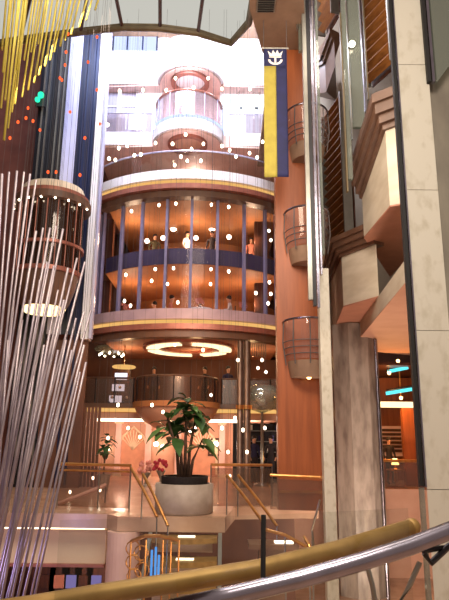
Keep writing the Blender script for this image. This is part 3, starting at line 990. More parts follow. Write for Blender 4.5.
def cloth(xa, xb, za, zb, mt, nm, y=13.4, th=.008, nx=6, nz=24):
    mb = MB()
    V = []
    for s_ in (0, 1):
        g_ = []
        for j in range(nz + 1):
            z = za + (zb - za) * j / nz
            row = []
            for i in range(nx + 1):
                x = xa + (xb - xa) * i / nx
                yy = y + .015 * math.sin((x - x0) / wd * 5 + 1) * (zt - z) / hgt + s_ * th
                row.append(mb.b.verts.new((x, yy, z)))
            g_.append(row)
        V.append(g_)
        for j in range(nz):
            for i in range(nx):
                mb.b.faces.new((g_[j][i], g_[j][i + 1], g_[j + 1][i + 1], g_[j + 1][i]))
    for j in range(nz):
        for i in (0, nx):
            mb.b.faces.new((V[0][j][i], V[0][j + 1][i], V[1][j + 1][i], V[1][j][i]))
    for i in range(nx):
        for j in (0, nz):
            mb.b.faces.new((V[0][j][i], V[1][j][i], V[1][j][i + 1], V[0][j][i + 1]))
    return mb.build(nm, M[mt], bn, True)


split = x0 + wd * .53
ztop2 = zat(66, (bt.x, 13.4))
cloth(x0, x1, ztop2, zt, 'bluecloth', 'navy_field')
cloth(split, x1, bb.z, ztop2, 'bluecloth', 'navy_stripe')
cloth(x0, split, bb.z, ztop2, 'yellowcloth', 'yellow_stripe')
MB().tube([(x0 - .05, 13.4, zt + .02), (x1 + .05, 13.4, zt + .02)], .025).build('rod', M['steel'], bn)
for xx in (x0, x1):
    MB().tube([(xx, 13.4, zt + .02), (xx, 13.4, 12.6)], .008, 5).build('cord', M['wire'], bn)
# crown over anchor
e = MB()
ecx, ecz, s = (x0 + x1) / 2 - .0, zat(57.5, (bt.x, 13.4)), wd * .33
ye = 13.385


def eb_(pts):
    e.prism([(0, 0)] * 0 or pts, 0, 0) if False else None
    lo = [e.b.verts.new((ecx + a * s, ye, ecz + b * s)) for a, b in pts]
    hi = [e.b.verts.new((ecx + a * s, ye + .008, ecz + b * s)) for a, b in pts]
    e.b.faces.new(lo)
    e.b.faces.new(hi[::-1])
    for i in range(len(pts)):
        j = (i + 1) % len(pts)
        e.b.faces.new((lo[i], lo[j], hi[j], hi[i]))


eb_([(-.75, .15), (-1.0, .95), (-.5, .5), (-.28, 1.1), (0, .55), (.28, 1.1), (.5, .5), (1.0, .95), (.75, .15)])
eb_([(-.8, -.05), (-.8, .08), (.8, .08), (.8, -.05)])
eb_([(-.12, -1.0), (-.12, -.1), (.12, -.1), (.12, -1.0)])
fl = [(-1.0 + 0, -.35)]
outer = [(math.cos(a) * .95, -.35 + math.sin(a) * .8) for a in [PI + PI * q / 10 for q in range(11)]]
inner_ = [(math.cos(a) * .66, -.35 + math.sin(a) * .5) for a in [2 * PI - PI * q / 10 for q in range(11)]]
for i in range(10):
    eb_([outer[i], outer[i + 1], inner_[9 - i], inner_[10 - i]])
e.build('crown_anchor_emblem', M['whitecloth'], bn)

# ====================================================== PLANTER AND PLANT
pp = atz(183, 514, 0.0)
pr = .66
px_, py_ = pp.x, 13.9
pt = thing('potted_plant', 'tall leafy green plant in a big round pale stone planter', 'potted plant', (px_, py_, 0))
ph = zat(484, (px_, py_ - .3))
MB().lathe([(pr * .96, 0), (pr, .03), (pr, ph), (pr - .08, ph), (pr - .08, ph - .1)], (px_, py_, 0), 40).build('planter', M['planter'], pt, True)
pl_ = pt.children[0]
MB().lathe([(.52, -.08), (.54, .16), (.50, .16), (.48, .12), (.0, .13)], (px_, py_, ph), 32).build('dark_liner', M['soil'], pl_)
tr = MB()
heads = []
for q, (dx, dy, hh) in enumerate(((0, 0, 2.35), (.1, .05, 1.9), (-.1, .02, 1.55), (.18, -.06, 1.25), (-.2, -.03, 1.9))):
    top = Vector((px_ + dx * 2.2, py_ + dy * 2, ph + hh * .78))
    tr.tube([(px_ + dx * .6, py_ + dy, ph + .05), (px_ + dx, py_ + dy, ph + hh * .4), top], [.045, .035, .02], 8)
    heads.append(top)
tr.build('trunk', M['bark'], pt, True)


def leafy(parent, heads, per, ll, mt, spread=1.0):
    f = MB()
    for hd in heads:
        for q in range(per):
            a = q * 2.4 + random.random()
            el = random.uniform(-.2, 1.1)
            L = ll * random.uniform(.7, 1.15)
            d = Vector((math.cos(a) * math.cos(el), math.sin(a) * math.cos(el), math.sin(el)))
            side = Vector((-math.sin(a), math.cos(a), 0))
            base = hd + Vector((random.uniform(-.06, .06), random.uniform(-.06, .06), random.uniform(-.35, .1)))
            rows = []
            for t_ in (0, .25, .55, .8, 1.0):
                wv = {0: .01, .25: .09, .55: .11, .8: .06, 1.0: .004}[t_] * spread
                c = base + d * L * t_ + Vector((0, 0, -.55 * L * t_ * t_))
                rows.append((f.b.verts.new(c - side * wv), f.b.verts.new(c + Vector((0, 0, -.02))), f.b.verts.new(c + side * wv)))
            for A_, B_ in zip(rows, rows[1:]):
                f.b.faces.new((A_[0], A_[1], B_[1], B_[0]))
                f.b.faces.new((A_[1], A_[2], B_[2], B_[1]))
    return f.build('foliage', M[mt], parent, True)


leafy(pt, heads[:3], 12, .6, 'leaf', 1.25)
leafy(pt, heads[2:] + heads[:1], 9, .55, 'leaf2', 1.1)
# smaller plant by the left railing
p = at(104, 470, 19.5)
t = thing('potted_plant', 'small bushy plant in a pot left of the arch niche', 'potted plant', (p.x, 19.5, 0))
MB().lathe([(.16, 0), (.22, .45), (.24, .5), (.2, .5), (.19, .42), (0, .42)], (p.x, 19.5, 0), 20).build('pot', M['planter'], t)
MB().tube([(p.x, 19.5, .4), (p.x, 19.5, 1.35)], .03, 6).build('trunk', M['bark'], t)
leafy(t, [Vector((p.x, 19.5, 1.35)), Vector((p.x + .08, 19.5, 1.6))], 14, .36, 'leaf', .9)

# ======================================================= FAR RAILINGS
def railing(label, pts, posts=None, mt='brass', gl='g_smoke', rad=.035, two=False, h=1.0):
    pts = [Vector(p) for p in pts]
    t = thing('glass_railing', label, 'railing', (pts[0].x, pts[0].y, pts[0].z - h))
    MB().tube(pts, rad).build('handrail', M[mt], t)
    if two:
        MB().tube([p - Vector((0, 0, .14)) for p in pts], rad * .7).build('lower_rail', M[mt], t)
    for a, b in zip(pts, pts[1:]):
        f = MB()
        dn = Vector((0, 0, .08))
        lo = Vector((0, 0, h - .04))
        f.poly([a - dn, b - dn, b - lo, a - lo])
        o = f.build('glass_panel', M[gl], t)
        sm = o.modifiers.new('solid', 'SOLIDIFY')
        sm.thickness = .012
    for p in (pts if posts is None else posts):
        MB().tube([p, p - Vector((0, 0, h - .004))], .018, 6).build('post', M['steel'], t)
    return t


def onz(px, Y, z):
    return Vector((at(px, 465, Y).x, Y, z))


railing('twin brass handrails with glass running left from the stairhead', [onz(60, 14.6, 1.0), onz(100, 14.4, 1.0), onz(131, 14.2, 1.0)], two=True)
railing('glass railing with brass handrail right of the planter toward the orange wall', [onz(211, 14.7, 1.02), onz(272, 15.3, 1.0)])
railing('glass railing with brass handrail in front of the orange wall', [onz(270, 14.2, .82), onz(322, 14.2, .78)], posts=[], h=.8)
# sloping stair handrails, each pair by itself
def stair_rail(label, px, Y, mt='brass', r=.032):
    a = at(px[0], px[1], Y)
    b = at(px[2], px[3], Y - 1.0)
    mid = a.lerp(b, .5) + Vector((0, 0, .03))
    t = thing('stair_handrail', label, 'handrail', b)
    MB().tube([a, mid, b], r).build('handrail', M[mt], t)
    for p in (a, b):
        q = min(p.z - .3, -.01)
        MB().tube([p, Vector((p.x, p.y, p.z - .9))], .016, 6).build('post', M['steel'], t)
    return t


stair_rail('outer sloping brass stair handrail left of the planter', (131, 468, 157, 517), 13.0)
stair_rail('inner sloping brass stair handrail left of the planter', (143, 474, 168, 526), 12.8)
stair_rail('left one of two sloping brass stair handrails right of the planter', (227, 475, 262, 521), 13.6)
stair_rail('right one of two sloping brass stair handrails right of the planter', (238, 475, 277, 526), 13.9)
# white-topped sloping ledge left
a, b = at(58, 504, 15.2), at(106, 485, 15.8)
f = MB()
f.tube([a, b], .05, 8)
o = f.build('sloping_ledge', M['blush'])
tag(o, 'pale sloping ledge rising right behind the left cove slab', 'ledge')
MB().tube([a, Vector((a.x, a.y, 0))], .02, 6).build('post', M['steel'], o)
MB().tube([b, Vector((b.x, b.y, 0))], .02, 6).build('post', M['steel'], o)

# stairs going down from the planter toward the viewer
stp = thing('staircase', 'short wide stairs with lit treads descending below the planter', 'staircase', (px_ + .1, 12.5, LOW))
sx0, sx1 = at(150, 540, 12.5).x, at(217, 540, 12.5).x
for q in range(8):
    zt_ = -.36 - q * .36
    y0 = 12.75 - q * .42
    pl = [(sx0 + .1 * q * 0, y0)] + [(sx0 + (sx1 - sx0) * k / 8, y0 - .18 * math.sin(PI * k / 8)) for k in range(1, 8)] + [(sx1, y0), (sx1, y0 + .5), (sx0, y0 + .5)]
    MB().prism(pl, zt_ - .1, zt_).build('tread', M['gold'], stp)
    MB().prism([(sx0 + .1, y0 + .38), (sx1 - .1, y0 + .38), (sx1 - .1, y0 + .44), (sx0 + .1, y0 + .44)], zt_ - .34, zt_ - .1).build('riser', M['cream'], stp)
    if q < 3:
        u0, u1 = sx0 + (sx1 - sx0) * .40, sx0 + (sx1 - sx0) * .66
        MB().box(((u0 + u1) / 2, y0 + .12, zt_ + .012), (u1 - u0, .12, .02)).build('tread_highlight', M['cove'], stp)  # glowing strip painted in as the highlight on the tread
for xx in (sx0 - .06, sx1 + .06):
    MB().prism([(xx - .04, 13.05), (xx + .04, 13.05), (xx + .04, 9.6), (xx - .04, 9.6)], [-.5, -.5, -2.9, -2.9], [-.3, -.3, -2.6, -2.6]).build('stringer', M['steel'], stp)
# pale curved plinth left of the stairs
q0, q1 = at(107, 530, 13.2).x, at(140, 530, 13.2).x
f = MB().ring(((q0 + q1) / 2, 13.3), .01, (q1 - q0) / 2, LOW, -.31, n=28)
o = f.build('round_plinth', M['blush'], smooth=False)
tag(o, 'pale curved plinth under the deck edge left of the stairs', 'plinth')
# wrought scroll railing beside stairs, its blue reflections built as glowing tubes
sc = thing('scroll_railing', 'golden scroll railing around blue reflections left of the lit stairs', 'railing', (at(150, 560, 11.6).x, 11.6, LOW))
tp = [at(132, 541, 11.6), at(145, 536, 11.5), at(160, 536, 11.45), at(178, 540, 11.6)]
MB().tube(tp, .035).build('handrail', M['brass'], sc)
for i, (px, py) in enumerate(((133, 548), (133, 562), (134, 576), (141, 553), (142, 570))):
    c = at(px, py, 11.6)
    MB().tube([c + Vector((.13 * math.cos(a * .5), 0, .13 * math.sin(a * .5))) for a in range(14)], .014, 6).build('scroll', M['brass'], sc)
for px in (131, 146, 163, 171, 179):
    a = at(px, 540, 11.6)
    MB().tube([a, a + Vector((0, 0, -.8)), Vector((a.x, a.y, LOW + .01))], .02, 6).build('post', M['brass'], sc)
for px, py0 in ((152, 550), (156, 547), (159, 555)):
    a = at(px, py0, 11.7)
    MB().tube([a, a + Vector((0, 0, -.6))], .022, 8).build('reflection_tube', M['blue_reflection'], sc)
# right landing, its pool of light painted as a glowing square
p = at(278, 541, 11.5)
t = thing('lit_landing', 'pale landing with a bright pool of light right of the stairs', 'landing', (p.x, p.y, p.z))
MB().box((p.x - .1, p.y, p.z - .06), (.9, .6, .08)).build('slab', M['brown'], t)
MB().box((p.x + .1, p.y - .05, p.z - .008), (.34, .22, .02)).build('light_pool', M['cove'], t)
MB().box((p.x - .1, p.y + .2, (p.z - .1 + LOW) / 2), (.5, .4, p.z - .1 - LOW)).build('pedestal', M['brown'], t)
for i, (x0_, y0_, xm, ym, x1_, y1_) in enumerate(((263, 529, 285, 535, 307, 547), (314, 548, 312, 530, 320, 500), (304, 537, 309, 545, 314, 562))):
    t = thing('curved_handrail', ['low brass handrail sweeping down beside the lit landing', 'slim curved post rail rising at the foot of the pale pilaster', 'short brass rail end right of the lit landing'][i], 'handrail', at(xm, ym, 10.5))
    a, b, c = at(x0_, y0_, 10.8), at(xm, ym, 10.6), at(x1_, y1_, 10.4)
    MB().tube([a, a.lerp(b, .5), b, b.lerp(c, .5), c], .03 if i != 1 else .018).build('rail', M['brass' if i != 1 else 'steel'], t)
    MB().tube([b, Vector((b.x, b.y, LOW + .01))], .016, 6).build('post', M['steel'], t)

# things on the lower deck glimpsed under the left slab
for i, (px, w, mt) in enumerate(((44, .6, 'wood'), (60, .5, 'pinkcloth'), (72, .5, 'purplelamp'), (84, .45, 'wood'), (97, .5, 'purplelamp'))):
    p = at(px, 585, 16)
    t = thing('shop_case', ['dark display case at the left end of the lower deck shop', 'pinkish display case on the lower deck left of the violet one', 'violet lit display case in the middle of the lower deck shop', 'dark display case between two violet lit cases on the lower deck', 'violet lit display case at the right end of the lower deck shop'][i], 'display', (p.x, 16, LOW))
    MB().box((p.x, 16.1, LOW + .9), (w, .4, 1.8)).build('cabinet', M['wood'], t)
    cb_ = t.children[0]
    for q in range(3):
        MB().box((p.x, 15.87, LOW + .5 + q * .5), (w * .5, .04, .3)).build('display_panel', M[mt], cb_)
struct('wall_back', MB().box((-5.9, 18, (LOW - .35) / 2), (16, .2, -.35 - LOW)), M['umber'])
# pale curved base on lower deck at right
f = MB().ring((at(330, 590, 7.5).x, 7.6), .02, .9, LOW, LOW + .9, n=36)
o = f.build('round_plinth', M['cream'])
tag(o, 'pale curved base on the lower deck under the right landing', 'plinth')

# ============================================================ NEAR RAILING
nr = thing('near_railing', 'near glass railing with thick gold handrail and polished chrome tube', 'railing', (0, 2.5, 0))
gold = [at(-40, 616, 2.35), at(30, 606, 2.38), at(100, 594, 2.42), at(180, 582, 2.46), at(263, 568, 2.55), at(340, 549, 2.68), at(412, 527, 2.85)]
MB().tube(gold, .037, 14).build('handrail', M['gold'], nr, True)
MB().ball(gold[-1], .04, 12).build('end_cap', M['gold'], nr, True)
chrome = [at(170, 609, 2.2), at(230, 596, 2.2), at(300, 579, 2.22), at(360, 562, 2.26), at(410, 546, 2.3), at(470, 523, 2.36), at(520, 500, 2.42)]
MB().tube(chrome, .032, 14).build('chrome_tube', M['chrome'], nr, True)
j0, j1 = at(263.5, 515, 2.36), at(263, 582, 2.30)
MB().tube([j0, j1], .0105, 6).build('glass_joint', M['black'], nr)
for a, b in ((at(60, 520, 2.36), at(262, 515, 2.36)), (at(265, 515, 2.36), at(408, 508, 2.6))):
    f = MB()
    f.poly([a, b, Vector((b.x, b.y, .12)), Vector((a.x, a.y, .12))])
    f.build('glass_panel', M['g_clear'], nr)
br = [at(424, 553, 2.34), at(431, 563, 2.34), at(449, 546, 2.36), at(460, 540, 2.38)]
MB().tube(br, .012, 6).build('bracket', M['dark'], nr)
MB().tube([at(423, 551, 2.32), at(440, 548, 2.36), at(460, 546, 2.4)], .010, 6).build('bracket', M['dark'], nr)
for x0_, x1_ in ((366, 376), (420, 395)):
    a, b = at(x0_, 562, 2.36), at(x1_, 610, 2.36)
    MB().tube([a, a.lerp(b, .5) + Vector((.006, 0, 0)), b, Vector((b.x, b.y, .02))], .010, 6).build('baluster', M['steel'], nr)

# ==================================================== HANGING RODS
def rod(x0_, y0_, x1_, y1_, Y, r, mt, name, label, group, top_wire=None):
    a, b = at(x0_, y0_, Y), at(x1_, y1_, Y)
    t = thing(name, label, 'rod', a, group)
    MB().tube([a, b], r, 7).build('rod', M[mt], t, True)
    hi = a if a.z > b.z else b
    MB().tube([hi, Vector((hi.x, hi.y, 19.55))], .002, 4).build('wire', M['wire'], t)
    return t


GL = 'thin yellow gold rod hanging aslant in the cluster at upper left'
gends = [(4, 140), (8, 128), (1, 108), (5, 100), (12, 112), (9, 92), (3, 72), (15, 104), (22, 97), (28, 90), (34, 83), (39, 75), (45, 66), (50, 60), (54, 52), (60, 46), (65, 40), (71, 34), (79, 27), (86, 20), (95, 10), (17, 70), (24, 60), (31, 52), (2, 50), (20, 40), (38, 44)]
for i, (x, y) in enumerate(gends):
    up = y + 70
    sl = .08 + .0024 * x + .02 * random.random()
    rod(x, y, x + up * sl, y - up, 9.0 + (i % 5) * .35, .018 if i % 3 else .022, 'goldrod', 'gold_rod', GL, 'gold rods hanging at upper left')
SL = 'slender silver rod in the fan of rods at lower left'
tops = [(2, 174, .05), (9, 172, .07), (17, 171, .10), (24, 172, .11), (30, 174, .13), (36, 180, .15),
        (36, 231, .17), (43, 228, .17), (50, 228, .18), (56, 226, .19), (63, 229, .20), (47, 262, .18), (54, 266, .2), (40, 280, .17),
        (68, 268, .22), (77, 258, .25), (85, 262, .26), (58, 290, .2), (64, 300, .22), (76, 318, .24), (84, 312, .27), (91, 310, .28),
        (86, 362, .22), (80, 372, .22), (72, 350, .22), (66, 340, .21), (84, 345, .24), (30, 300, .14), (22, 320, .12), (14, 300, .1), (50, 330, .18), (44, 345, .17), (58, 350, .2), (8, 340, .07), (36, 360, .15)]
for i, (x, y, sl) in enumerate(tops):
    yb = 640
    rod(x, y, x - (yb - y) * sl, yb, 7.0 + (i % 6) * .3, .0145 if i % 2 else .017, 'silverrod', 'silver_rod', SL, 'silver rods fanned at lower left')

# ==================================================== HANGING BULBS
def pend(px, py, Y, r, mt, label, group, ztop, name='pendant_bulb'):
    p = at(px, py, Y)
    t = thing(name, label, 'light', p, group)
    MB().ball(p, r, 8, (1, 1, 1.35)).build('bulb', M[mt], t, True)
    MB().tube([p + Vector((0, 0, r)), Vector((p.x, p.y, ztop))], .0032, 4).build('wire', M['wire'], t)


zoomA = [(70, 215), (125, 213), (180, 213), (312, 210), (378, 210), (245, 207), (202, 185), (279, 185), (235, 160), (105, 283), (42, 295), (88, 345), (195, 340), (226, 318), (268, 340), (240, 352), (312, 345), (352, 340), (377, 362), (408, 335), (120, 365), (105, 367), (200, 390), (230, 380), (215, 370), (262, 380), (345, 370), (155, 338), (68, 350), (330, 355), (60, 378), (395, 372), (45, 375), (150, 300), (340, 290), (70, 255)]
for i, (x, y) in enumerate(zoomA):
    pend(90 + x / 2.363, y / 2.363, 17.5 + (i % 4) * .6, .05, 'bulb', 'tiny white pendant bulb on a hair thin wire before the pale upper decks', 'pendant bulbs before the upper decks', 18)
zoomB = [(110, 88), (169, 75), (205, 72), (281, 74), (318, 79), (161, 212), (200, 210), (280, 212), (318, 217), (98, 224), (187, 244), (279, 244), (153, 237), (95, 280), (108, 290), (209, 283), (376, 263), (408, 265), (404, 130), (408, 150), (405, 240), (402, 285)]
for i, (x, y) in enumerate(zoomB):
    pend(80 + x / 2.138, 170 + y / 2.138, 18 + (i % 4) * .5, .045, 'bulb', 'tiny white pendant bulb on a hair thin wire before the round glass front', 'pendant bulbs before the round glass front', 18)
low = [(152, 405), (163, 412), (115, 420), (128, 428), (178, 424), (222, 428), (235, 418), (195, 428), (108, 438), (211, 395), (243, 430), (247, 452), (228, 452), (140, 437), (175, 345), (203, 350), (238, 360), (262, 360), (258, 368), (266, 372), (118, 405), (100, 490), (103, 500), (70, 492), (93, 478), (218, 505), (190, 432), (265, 428), (230, 476)]
for i, (x, y) in enumerate(low):
    pend(x, y, 16 + (i % 5) * .5, .038, 'bulb', 'tiny white pendant bulb on a hair thin wire before the shop fronts', 'pendant bulbs before the shop fronts', 18)
red = [(66, 52), (65, 65), (62, 80), (97, 90), (97, 37), (88, 62), (85, 138), (70, 112), (28, 108), (26, 118), (48, 172), (56, 172), (100, 124), (80, 175), (60, 78), (18, 122), (33, 121), (40, 130), (68, 34), (10, 138)]
for i, (x, y) in enumerate(red):
    pend(x, y, 16.5 + (i % 3) * .5, .045, 'spark', 'tiny orange red pendant bulb before the elevator shaft', 'orange red pendant bulbs before the elevator shaft', 15)
# round lamps inside the dining rooms
for i, (x, y) in enumerate(((173.5, 228), (212, 228), (163, 238), (196, 238), (229, 237), (147, 241))):
    p = at(x, y, 24.8)
    t = thing('globe_lamp', ['brightest globe lamp left of centre in the upper dining room', 'brightest globe lamp right of centre in the upper dining room', 'low globe lamp under the left bright globe in the upper dining room', 'low globe lamp in the middle of the upper dining room', 'low globe lamp right of centre by the slab of the upper dining room', 'low globe lamp near the left end of the upper dining room'][i], 'lamp', p)
    MB().ball(p, .16 if i < 2 else .11, 10).build('globe', M['bulb'], t, True)
    MB().tube([p + Vector((0, 0, .1)), Vector((p.x, p.y, D[4] - .282))], .015, 5).build('stem', M['brass'], t)

# ================================================================ PEOPLE
def person(label, loc, rz, shirt, seated=False, scale=1.0, trousers='trousers'):
    """one continuous skinned body in standing or sitting pose; local coords, facing -Y"""
    if not seated:
        J = dict(pel=(0, 0, .95, .13, .10), wai=(0, 0, 1.1, .125, .09), che=(0, .01, 1.32, .15, .10), nec=(0, .0, 1.5, .055, .055), hd0=(0, -.02, 1.58, .07, .08), hd1=(0, -.02, 1.68, .085, .095), hd2=(0, 0, 1.76, .05, .06))
        for s_, n_ in ((-1, 'l'), (1, 'r')):
            J['sh' + n_] = (s_ * .18, 0, 1.42, .06, .06)
            J['el' + n_] = (s_ * .25, .02, 1.15, .042, .042)
            J['wr' + n_] = (s_ * .24, -.12, .93, .03, .03)
            J['ha' + n_] = (s_ * .23, -.17, .85, .028, .035)
            J['hi' + n_] = (s_ * .09, 0, .86, .085, .09)
            J['kn' + n_] = (s_ * .10, -.02, .48, .058, .06)
            J['an' + n_] = (s_ * .11, .03, .09, .04, .04)
            J['to' + n_] = (s_ * .13, -.14, .035, .035, .03)
    else:
        J = dict(pel=(0, .05, .55, .14, .12), wai=(0, .06, .72, .13, .10), che=(0, .05, .94, .15, .10), nec=(0, .02, 1.12, .055, .055), hd0=(0, -.01, 1.2, .07, .08), hd1=(0, -.01, 1.3, .085, .095), hd2=(0, .01, 1.38, .05, .06))
        for s_, n_ in ((-1, 'l'), (1, 'r')):
            J['sh' + n_] = (s_ * .18, .04, 1.04, .06, .06)
            J['el' + n_] = (s_ * .25, -.02, .8, .042, .042)
            J['wr' + n_] = (s_ * .18, -.24, .80, .03, .03)
            J['ha' + n_] = (s_ * .16, -.32, .80, .028, .03)
            J['hi' + n_] = (s_ * .1, -.02, .53, .085, .085)
            J['kn' + n_] = (s_ * .13, -.42, .5, .06, .06)
            J['an' + n_] = (s_ * .13, -.42, .09, .04, .04)
            J['to' + n_] = (s_ * .14, -.56, .035, .035, .03)
    E = [('pel', 'wai'), ('wai', 'che'), ('che', 'nec'), ('nec', 'hd0'), ('hd0', 'hd1'), ('hd1', 'hd2')]
    for n_ in 'lr':
        E += [('che', 'sh' + n_), ('sh' + n_, 'el' + n_), ('el' + n_, 'wr' + n_), ('wr' + n_, 'ha' + n_), ('pel', 'hi' + n_), ('hi' + n_, 'kn' + n_), ('kn' + n_, 'an' + n_), ('an' + n_, 'to' + n_)]
    ks = list(J)
    me = bpy.data.meshes.new('tmp')
    me.from_pydata([J[k][:3] for k in ks], [(ks.index(a), ks.index(b)) for a, b in E], [])
    o = bpy.data.objects.new('tmp', me)
    COL.objects.link(o)
    o.modifiers.new('skin', 'SKIN')
    for i, k in enumerate(ks):
        me.skin_vertices[0].data[i].radius = J[k][3:5]
    me.skin_vertices[0].data[0].use_root = True
    ss = o.modifiers.new('sub', 'SUBSURF')
    ss.levels = 1
    dg = bpy.context.evaluated_depsgraph_get()
    dg.update()
    bm_ = bpy.data.meshes.new_from_object(o.evaluated_get(dg))
    bpy.data.objects.remove(o)
    t = thing('person', label, 'person', loc)
    t.rotation_euler = (0, 0, rz)
    t.scale = (scale,) * 3
    bm_.name = 'body'
    bm_.materials.clear()
    for k in ('skin', shirt, trousers):
        bm_.materials.append(M[k])
    neck = J['nec'][2] + .01
    waist = J['pel'][2] + .04
    for f in bm_.polygons:
        c = f.center
        hand = (abs(c.x) > .13 and c.y < (-.06 if not seated else -.2) and (.82 if not seated else .74) < c.z + .001 and c.z < (1.02 if not seated else .9))
        if not seated: hand = abs(c.x) > .17 and c.z < .98 and c.z > .78 and c.y < -.05
        f.material_index = 0 if c.z > neck or hand else (1 if c.z > waist else 2)
        f.use_smooth = True
    b = bpy.data.objects.new('body', bm_)
    COL.objects.link(b)
    b.parent = t
    hz = J['hd1'][2]
    hy = J['hd1'][1]
    h = MB()
    h.ball((0, hy + .022, hz + .035), .098, 12, (.98, 1.02, 1.0))
    ho = h.build('hair', M['hair'])
    ho.parent = t
    fc = MB()
    for s_ in (-1, 1):
        fc.ball((s_ * .034, hy - .088, hz - .005), .012, 6)
    fo = fc.build('eyes', M['shirtwhite'])
    fo.parent = t
    fc = MB()
    fc.ball((0, hy - .098, hz - .035), .016, 6, (.8, 1.2, 1.3))
    fo = fc.build('nose', M['skin'])
    fo.parent = t
    return t


def stand_at(label, px, Y, z, rz, shirt, seated=False, py=440):
    v = at(px, py, Y)
    return person(label, (v.x, Y, z), rz, shirt, seated)


dz1, dz2 = D[3] + .322, D[2] + .002
stand_at('person in olive top standing left of centre in the upper dining room', 155, 24.6, dz1, .3, 'shirtolive', py=240)
stand_at('person in charcoal top standing right of centre in the upper dining room', 212, 24.1, dz1, -.4, 'shirtdark', py=240)
stand_at('person in pink top standing at the right end of the round glass front', 251, 24.9, dz1, .2, 'shirtpink', py=250)
stand_at('person in white top standing near the middle of the upper dining room', 187, 24.2, dz1, .9, 'shirtwhite', py=240)
stand_at('person in navy top on the mezzanine right of the round balcony', 228, 24.3, mz + .002, .4, 'shirtnavy', py=375)
stand_at('person in charcoal top on the mezzanine just behind the round balcony', 205, 24.6, mz + .002, -.5, 'shirtdark', py=375)
stand_at('person in navy top on the mezzanine near its left dark railing', 154, 24.8, mz + .002, .1, 'shirtnavy', py=375)
stand_at('person in navy top standing left in front of the dark shop shelf', 254, 23.3, .002, .5, 'shirtnavy', py=450)
stand_at('person in charcoal top standing right in front of the dark shop shelf', 271, 23.2, .002, -.5, 'shirtdark', py=450)
stand_at('person in charcoal top standing in the right lobby by the shutter', 389, 23.6, .002, .3, 'shirtdark', py=450)
# dining tables behind the lower glass
tabs = ((126, 23.0, 'white clothed table left in the lower dining room'), (200, 21.9, 'white clothed table in the middle of the lower dining room'), (243, 22.6, 'white clothed table right of centre in the lower dining room'))
for i, (px, Y, lb) in enumerate(tabs):
    v = at(px, 305, Y)
    t = thing('dining_table', lb, 'table', (v.x, Y, D[2]), 'dining tables behind the round glass')
    MB().lathe([(0, .78), (.5, .78), (.53, .74), (.58, .35), (.52, .35), (.5, .72)], (v.x, Y, D[2]), 24).build('tablecloth', M['whitecloth'], t)
    MB().lathe([(.05, .7), (.05, .08), (.28, .01), (.28, 0)], (v.x, Y, D[2]), 12).build('pedestal', M['wood'], t)
    fl_ = thing('flower_vase', 'pink flowers in a vase on the ' + lb.replace('white clothed ', ''), 'flowers', (v.x, Y, D[2] + .78))
    MB().lathe([(.05, .785), (.09, .86), (.05, .96), (.07, 1.0)], (v.x, Y, D[2]), 12).build('vase', M['crystal'], fl_)
    bl = MB()
    for q in range(14):
        bl.ball((v.x + random.uniform(-.16, .16), Y + random.uniform(-.12, .12), D[2] + 1.08 + random.uniform(-.06, .12)), .06, 6)
    bl.build('blossoms', M['pinkcloth'], fl_)
    for s_, sh_ in ((-1, 'shirtpink'), (1, 'shirtwhite')):
        cxp, cyp = v.x + s_ * 1.12, Y + .3
        if i == 2 or (i == 0 and s_ == -1): continue
        ch = thing('dining_chair', 'dark dining chair ' + ('left' if s_ < 0 else 'right') + ' of the ' + lb.replace('white clothed ', '').replace('lower dining room', 'lower room'), 'chair', (cxp, cyp, D[2]))
        MB().box((cxp, cyp, D[2] + .41), (.44, .44, .05)).build('seat', M['wood'], ch)
        MB().box((cxp + s_ * .25, cyp, D[2] + .70), (.04, .44, .52)).build('backrest', M['wood'], ch)
        for qx in (-.19, .19):
            for qy in (-.19, .19):
                MB().box((cxp + qx, cyp + qy, D[2] + .192), (.04, .04, .384)).build('leg', M['wood'], ch)
        person(('pink' if s_ < 0 else 'white') + ' topped person seated at the ' + lb.replace('white clothed ', ''), (cxp, cyp, D[2] + .001), (-1 if s_ > 0 else 1) * PI / 2, sh_, True)

# ================================================================ LIGHTS
def lamp(kind, loc, power, rgb, size=1.0, target=None, spot=None):
    d = bpy.data.lights.new('lamp', kind)
    d.energy = power
    d.color = lin(rgb)[:3]
    if kind == 'AREA':
        d.size = size
    elif kind == 'SUN':
        d.angle = size
    else:
        d.shadow_soft_size = size
    if spot: d.spot_size = spot
    o = bpy.data.objects.new('lamp', d)
    COL.objects.link(o)
    o.location = loc
    if target is not None:
        o.rotation_euler = (Vector(target) - Vector(loc)).to_track_quat('-Z', 'Y').to_euler()
    return o


# daylight falling through the skylight on the top decks, then unseen point fills
lamp('AREA', (-1.5, 17, 19.4), 2400, (232, 238, 255), 5, (-1.5, 23, 15.5))
lamp('AREA', (-5.5, 16.0, 19.3), 500, (200, 215, 255), 2, (-5.0, 20.5, 13))
lamp('POINT', (TC[0], 24.5, D[5] - .9), 50, (255, 220, 208), .2)
lamp('POINT', (TC[0], 24.5, D[6] - .7), 250, (240, 240, 255), .2)
lamp('POINT', (ucx, 20.9, D[6] - 1.0), 45, (250, 244, 255), .2)  # unseen fill, added to lighten the upper capsule soffit
lamp('POINT', (ucx, 20.6, D[5] - 1.3), 30, (250, 228, 224), .2)  # unseen fill, added to lighten the lower capsule soffit
# dining rooms
for zz in (D[3] - .75, D[4] - .75):
    for dx in (-2.6, 0, 2.6):
        lamp('POINT', (TC[0] + dx, 23.8, zz - .5), 88, (255, 216, 172), .2)
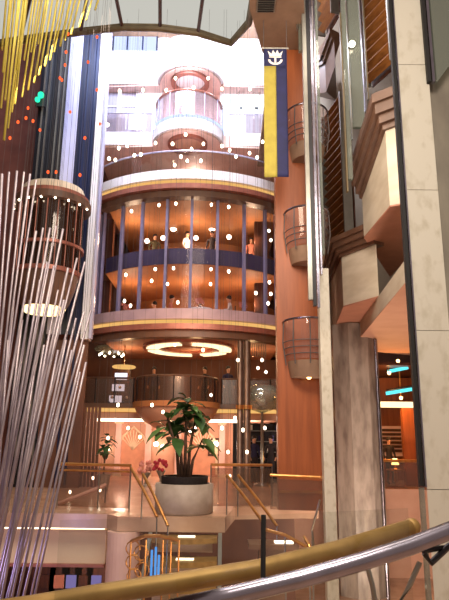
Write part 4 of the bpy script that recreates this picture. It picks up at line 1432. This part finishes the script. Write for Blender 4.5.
# mezzanine and shops
for dx in (-2.8, .2, 2.6):
    lamp('POINT', (TC[0] + dx, 25.0, D[2] - .9), 38, (255, 200, 140), .15)
    lamp('POINT', (TC[0] + dx, 25.3, 2.0), 80, (255, 224, 200), .15)
lamp('POINT', (TC[0], 19.0, 4.4), 160, (255, 196, 150), .3)
# right lobby, then unseen fills for right wing and top wall
lamp('POINT', (at(398, 440, 22).x, 22.3, 3.0), 160, (255, 180, 100), .2)
lamp('AREA', (2.0, 7, 8.6), 240, (255, 240, 222), 2.5, (4.2, 17, 7))  # unseen fill, added because the right wing was dark
lamp('AREA', (3.2, 10.8, 13), 60, (255, 240, 222), 1.5, (4.4, 17, 12))
lamp('POINT', (TC[0] + 2.2, 22.0, 18.2), 200, (240, 242, 255), .3)  # extra unseen pair, added to whiten the wall above the top slab
lamp('POINT', (TC[0] - 2.2, 22.0, 18.2), 200, (240, 242, 255), .3)
# unseen atrium lamps, added as general fill
lamp('AREA', (-.5, 6, 11.8), 700, (255, 236, 214), 5, (1, 13, 3))
lamp('AREA', (-2.5, 9, 9), 300, (255, 230, 202), 3, (3, 15, 5))
lamp('AREA', (0.5, 0.5, 5.5), 190, (255, 240, 222), 1.5, (1.0, 5, 1.5))
lamp('POINT', (-4.6, 8.2, -1.0), 110, (205, 185, 255), .4)  # added purple light, tints the silver rods
lamp('POINT', (-3, 15, -1.0), 50, (255, 210, 170), .2)
lamp('AREA', (4.2, 14.6, -2.3), 300, (255, 230, 208), 1.2, (4.6, 18, 3.2))  # added uplight, brightens the grey column and pink soffit
lamp('POINT', (1.5, 9.5, -1.0), 60, (255, 210, 170), .3)

wd_ = bpy.data.worlds.new('world')
scene.world = wd_
wd_.use_nodes = True
bg = wd_.node_tree.nodes['Background']
bg.inputs[0].default_value = lin((255, 224, 205))
bg.inputs[1].default_value = .3

scene.view_settings.view_transform = 'Standard'
scene.view_settings.look = 'None'
scene.view_settings.gamma = 1
scene.view_settings.use_curve_mapping = False
scene.view_settings.exposure = .35
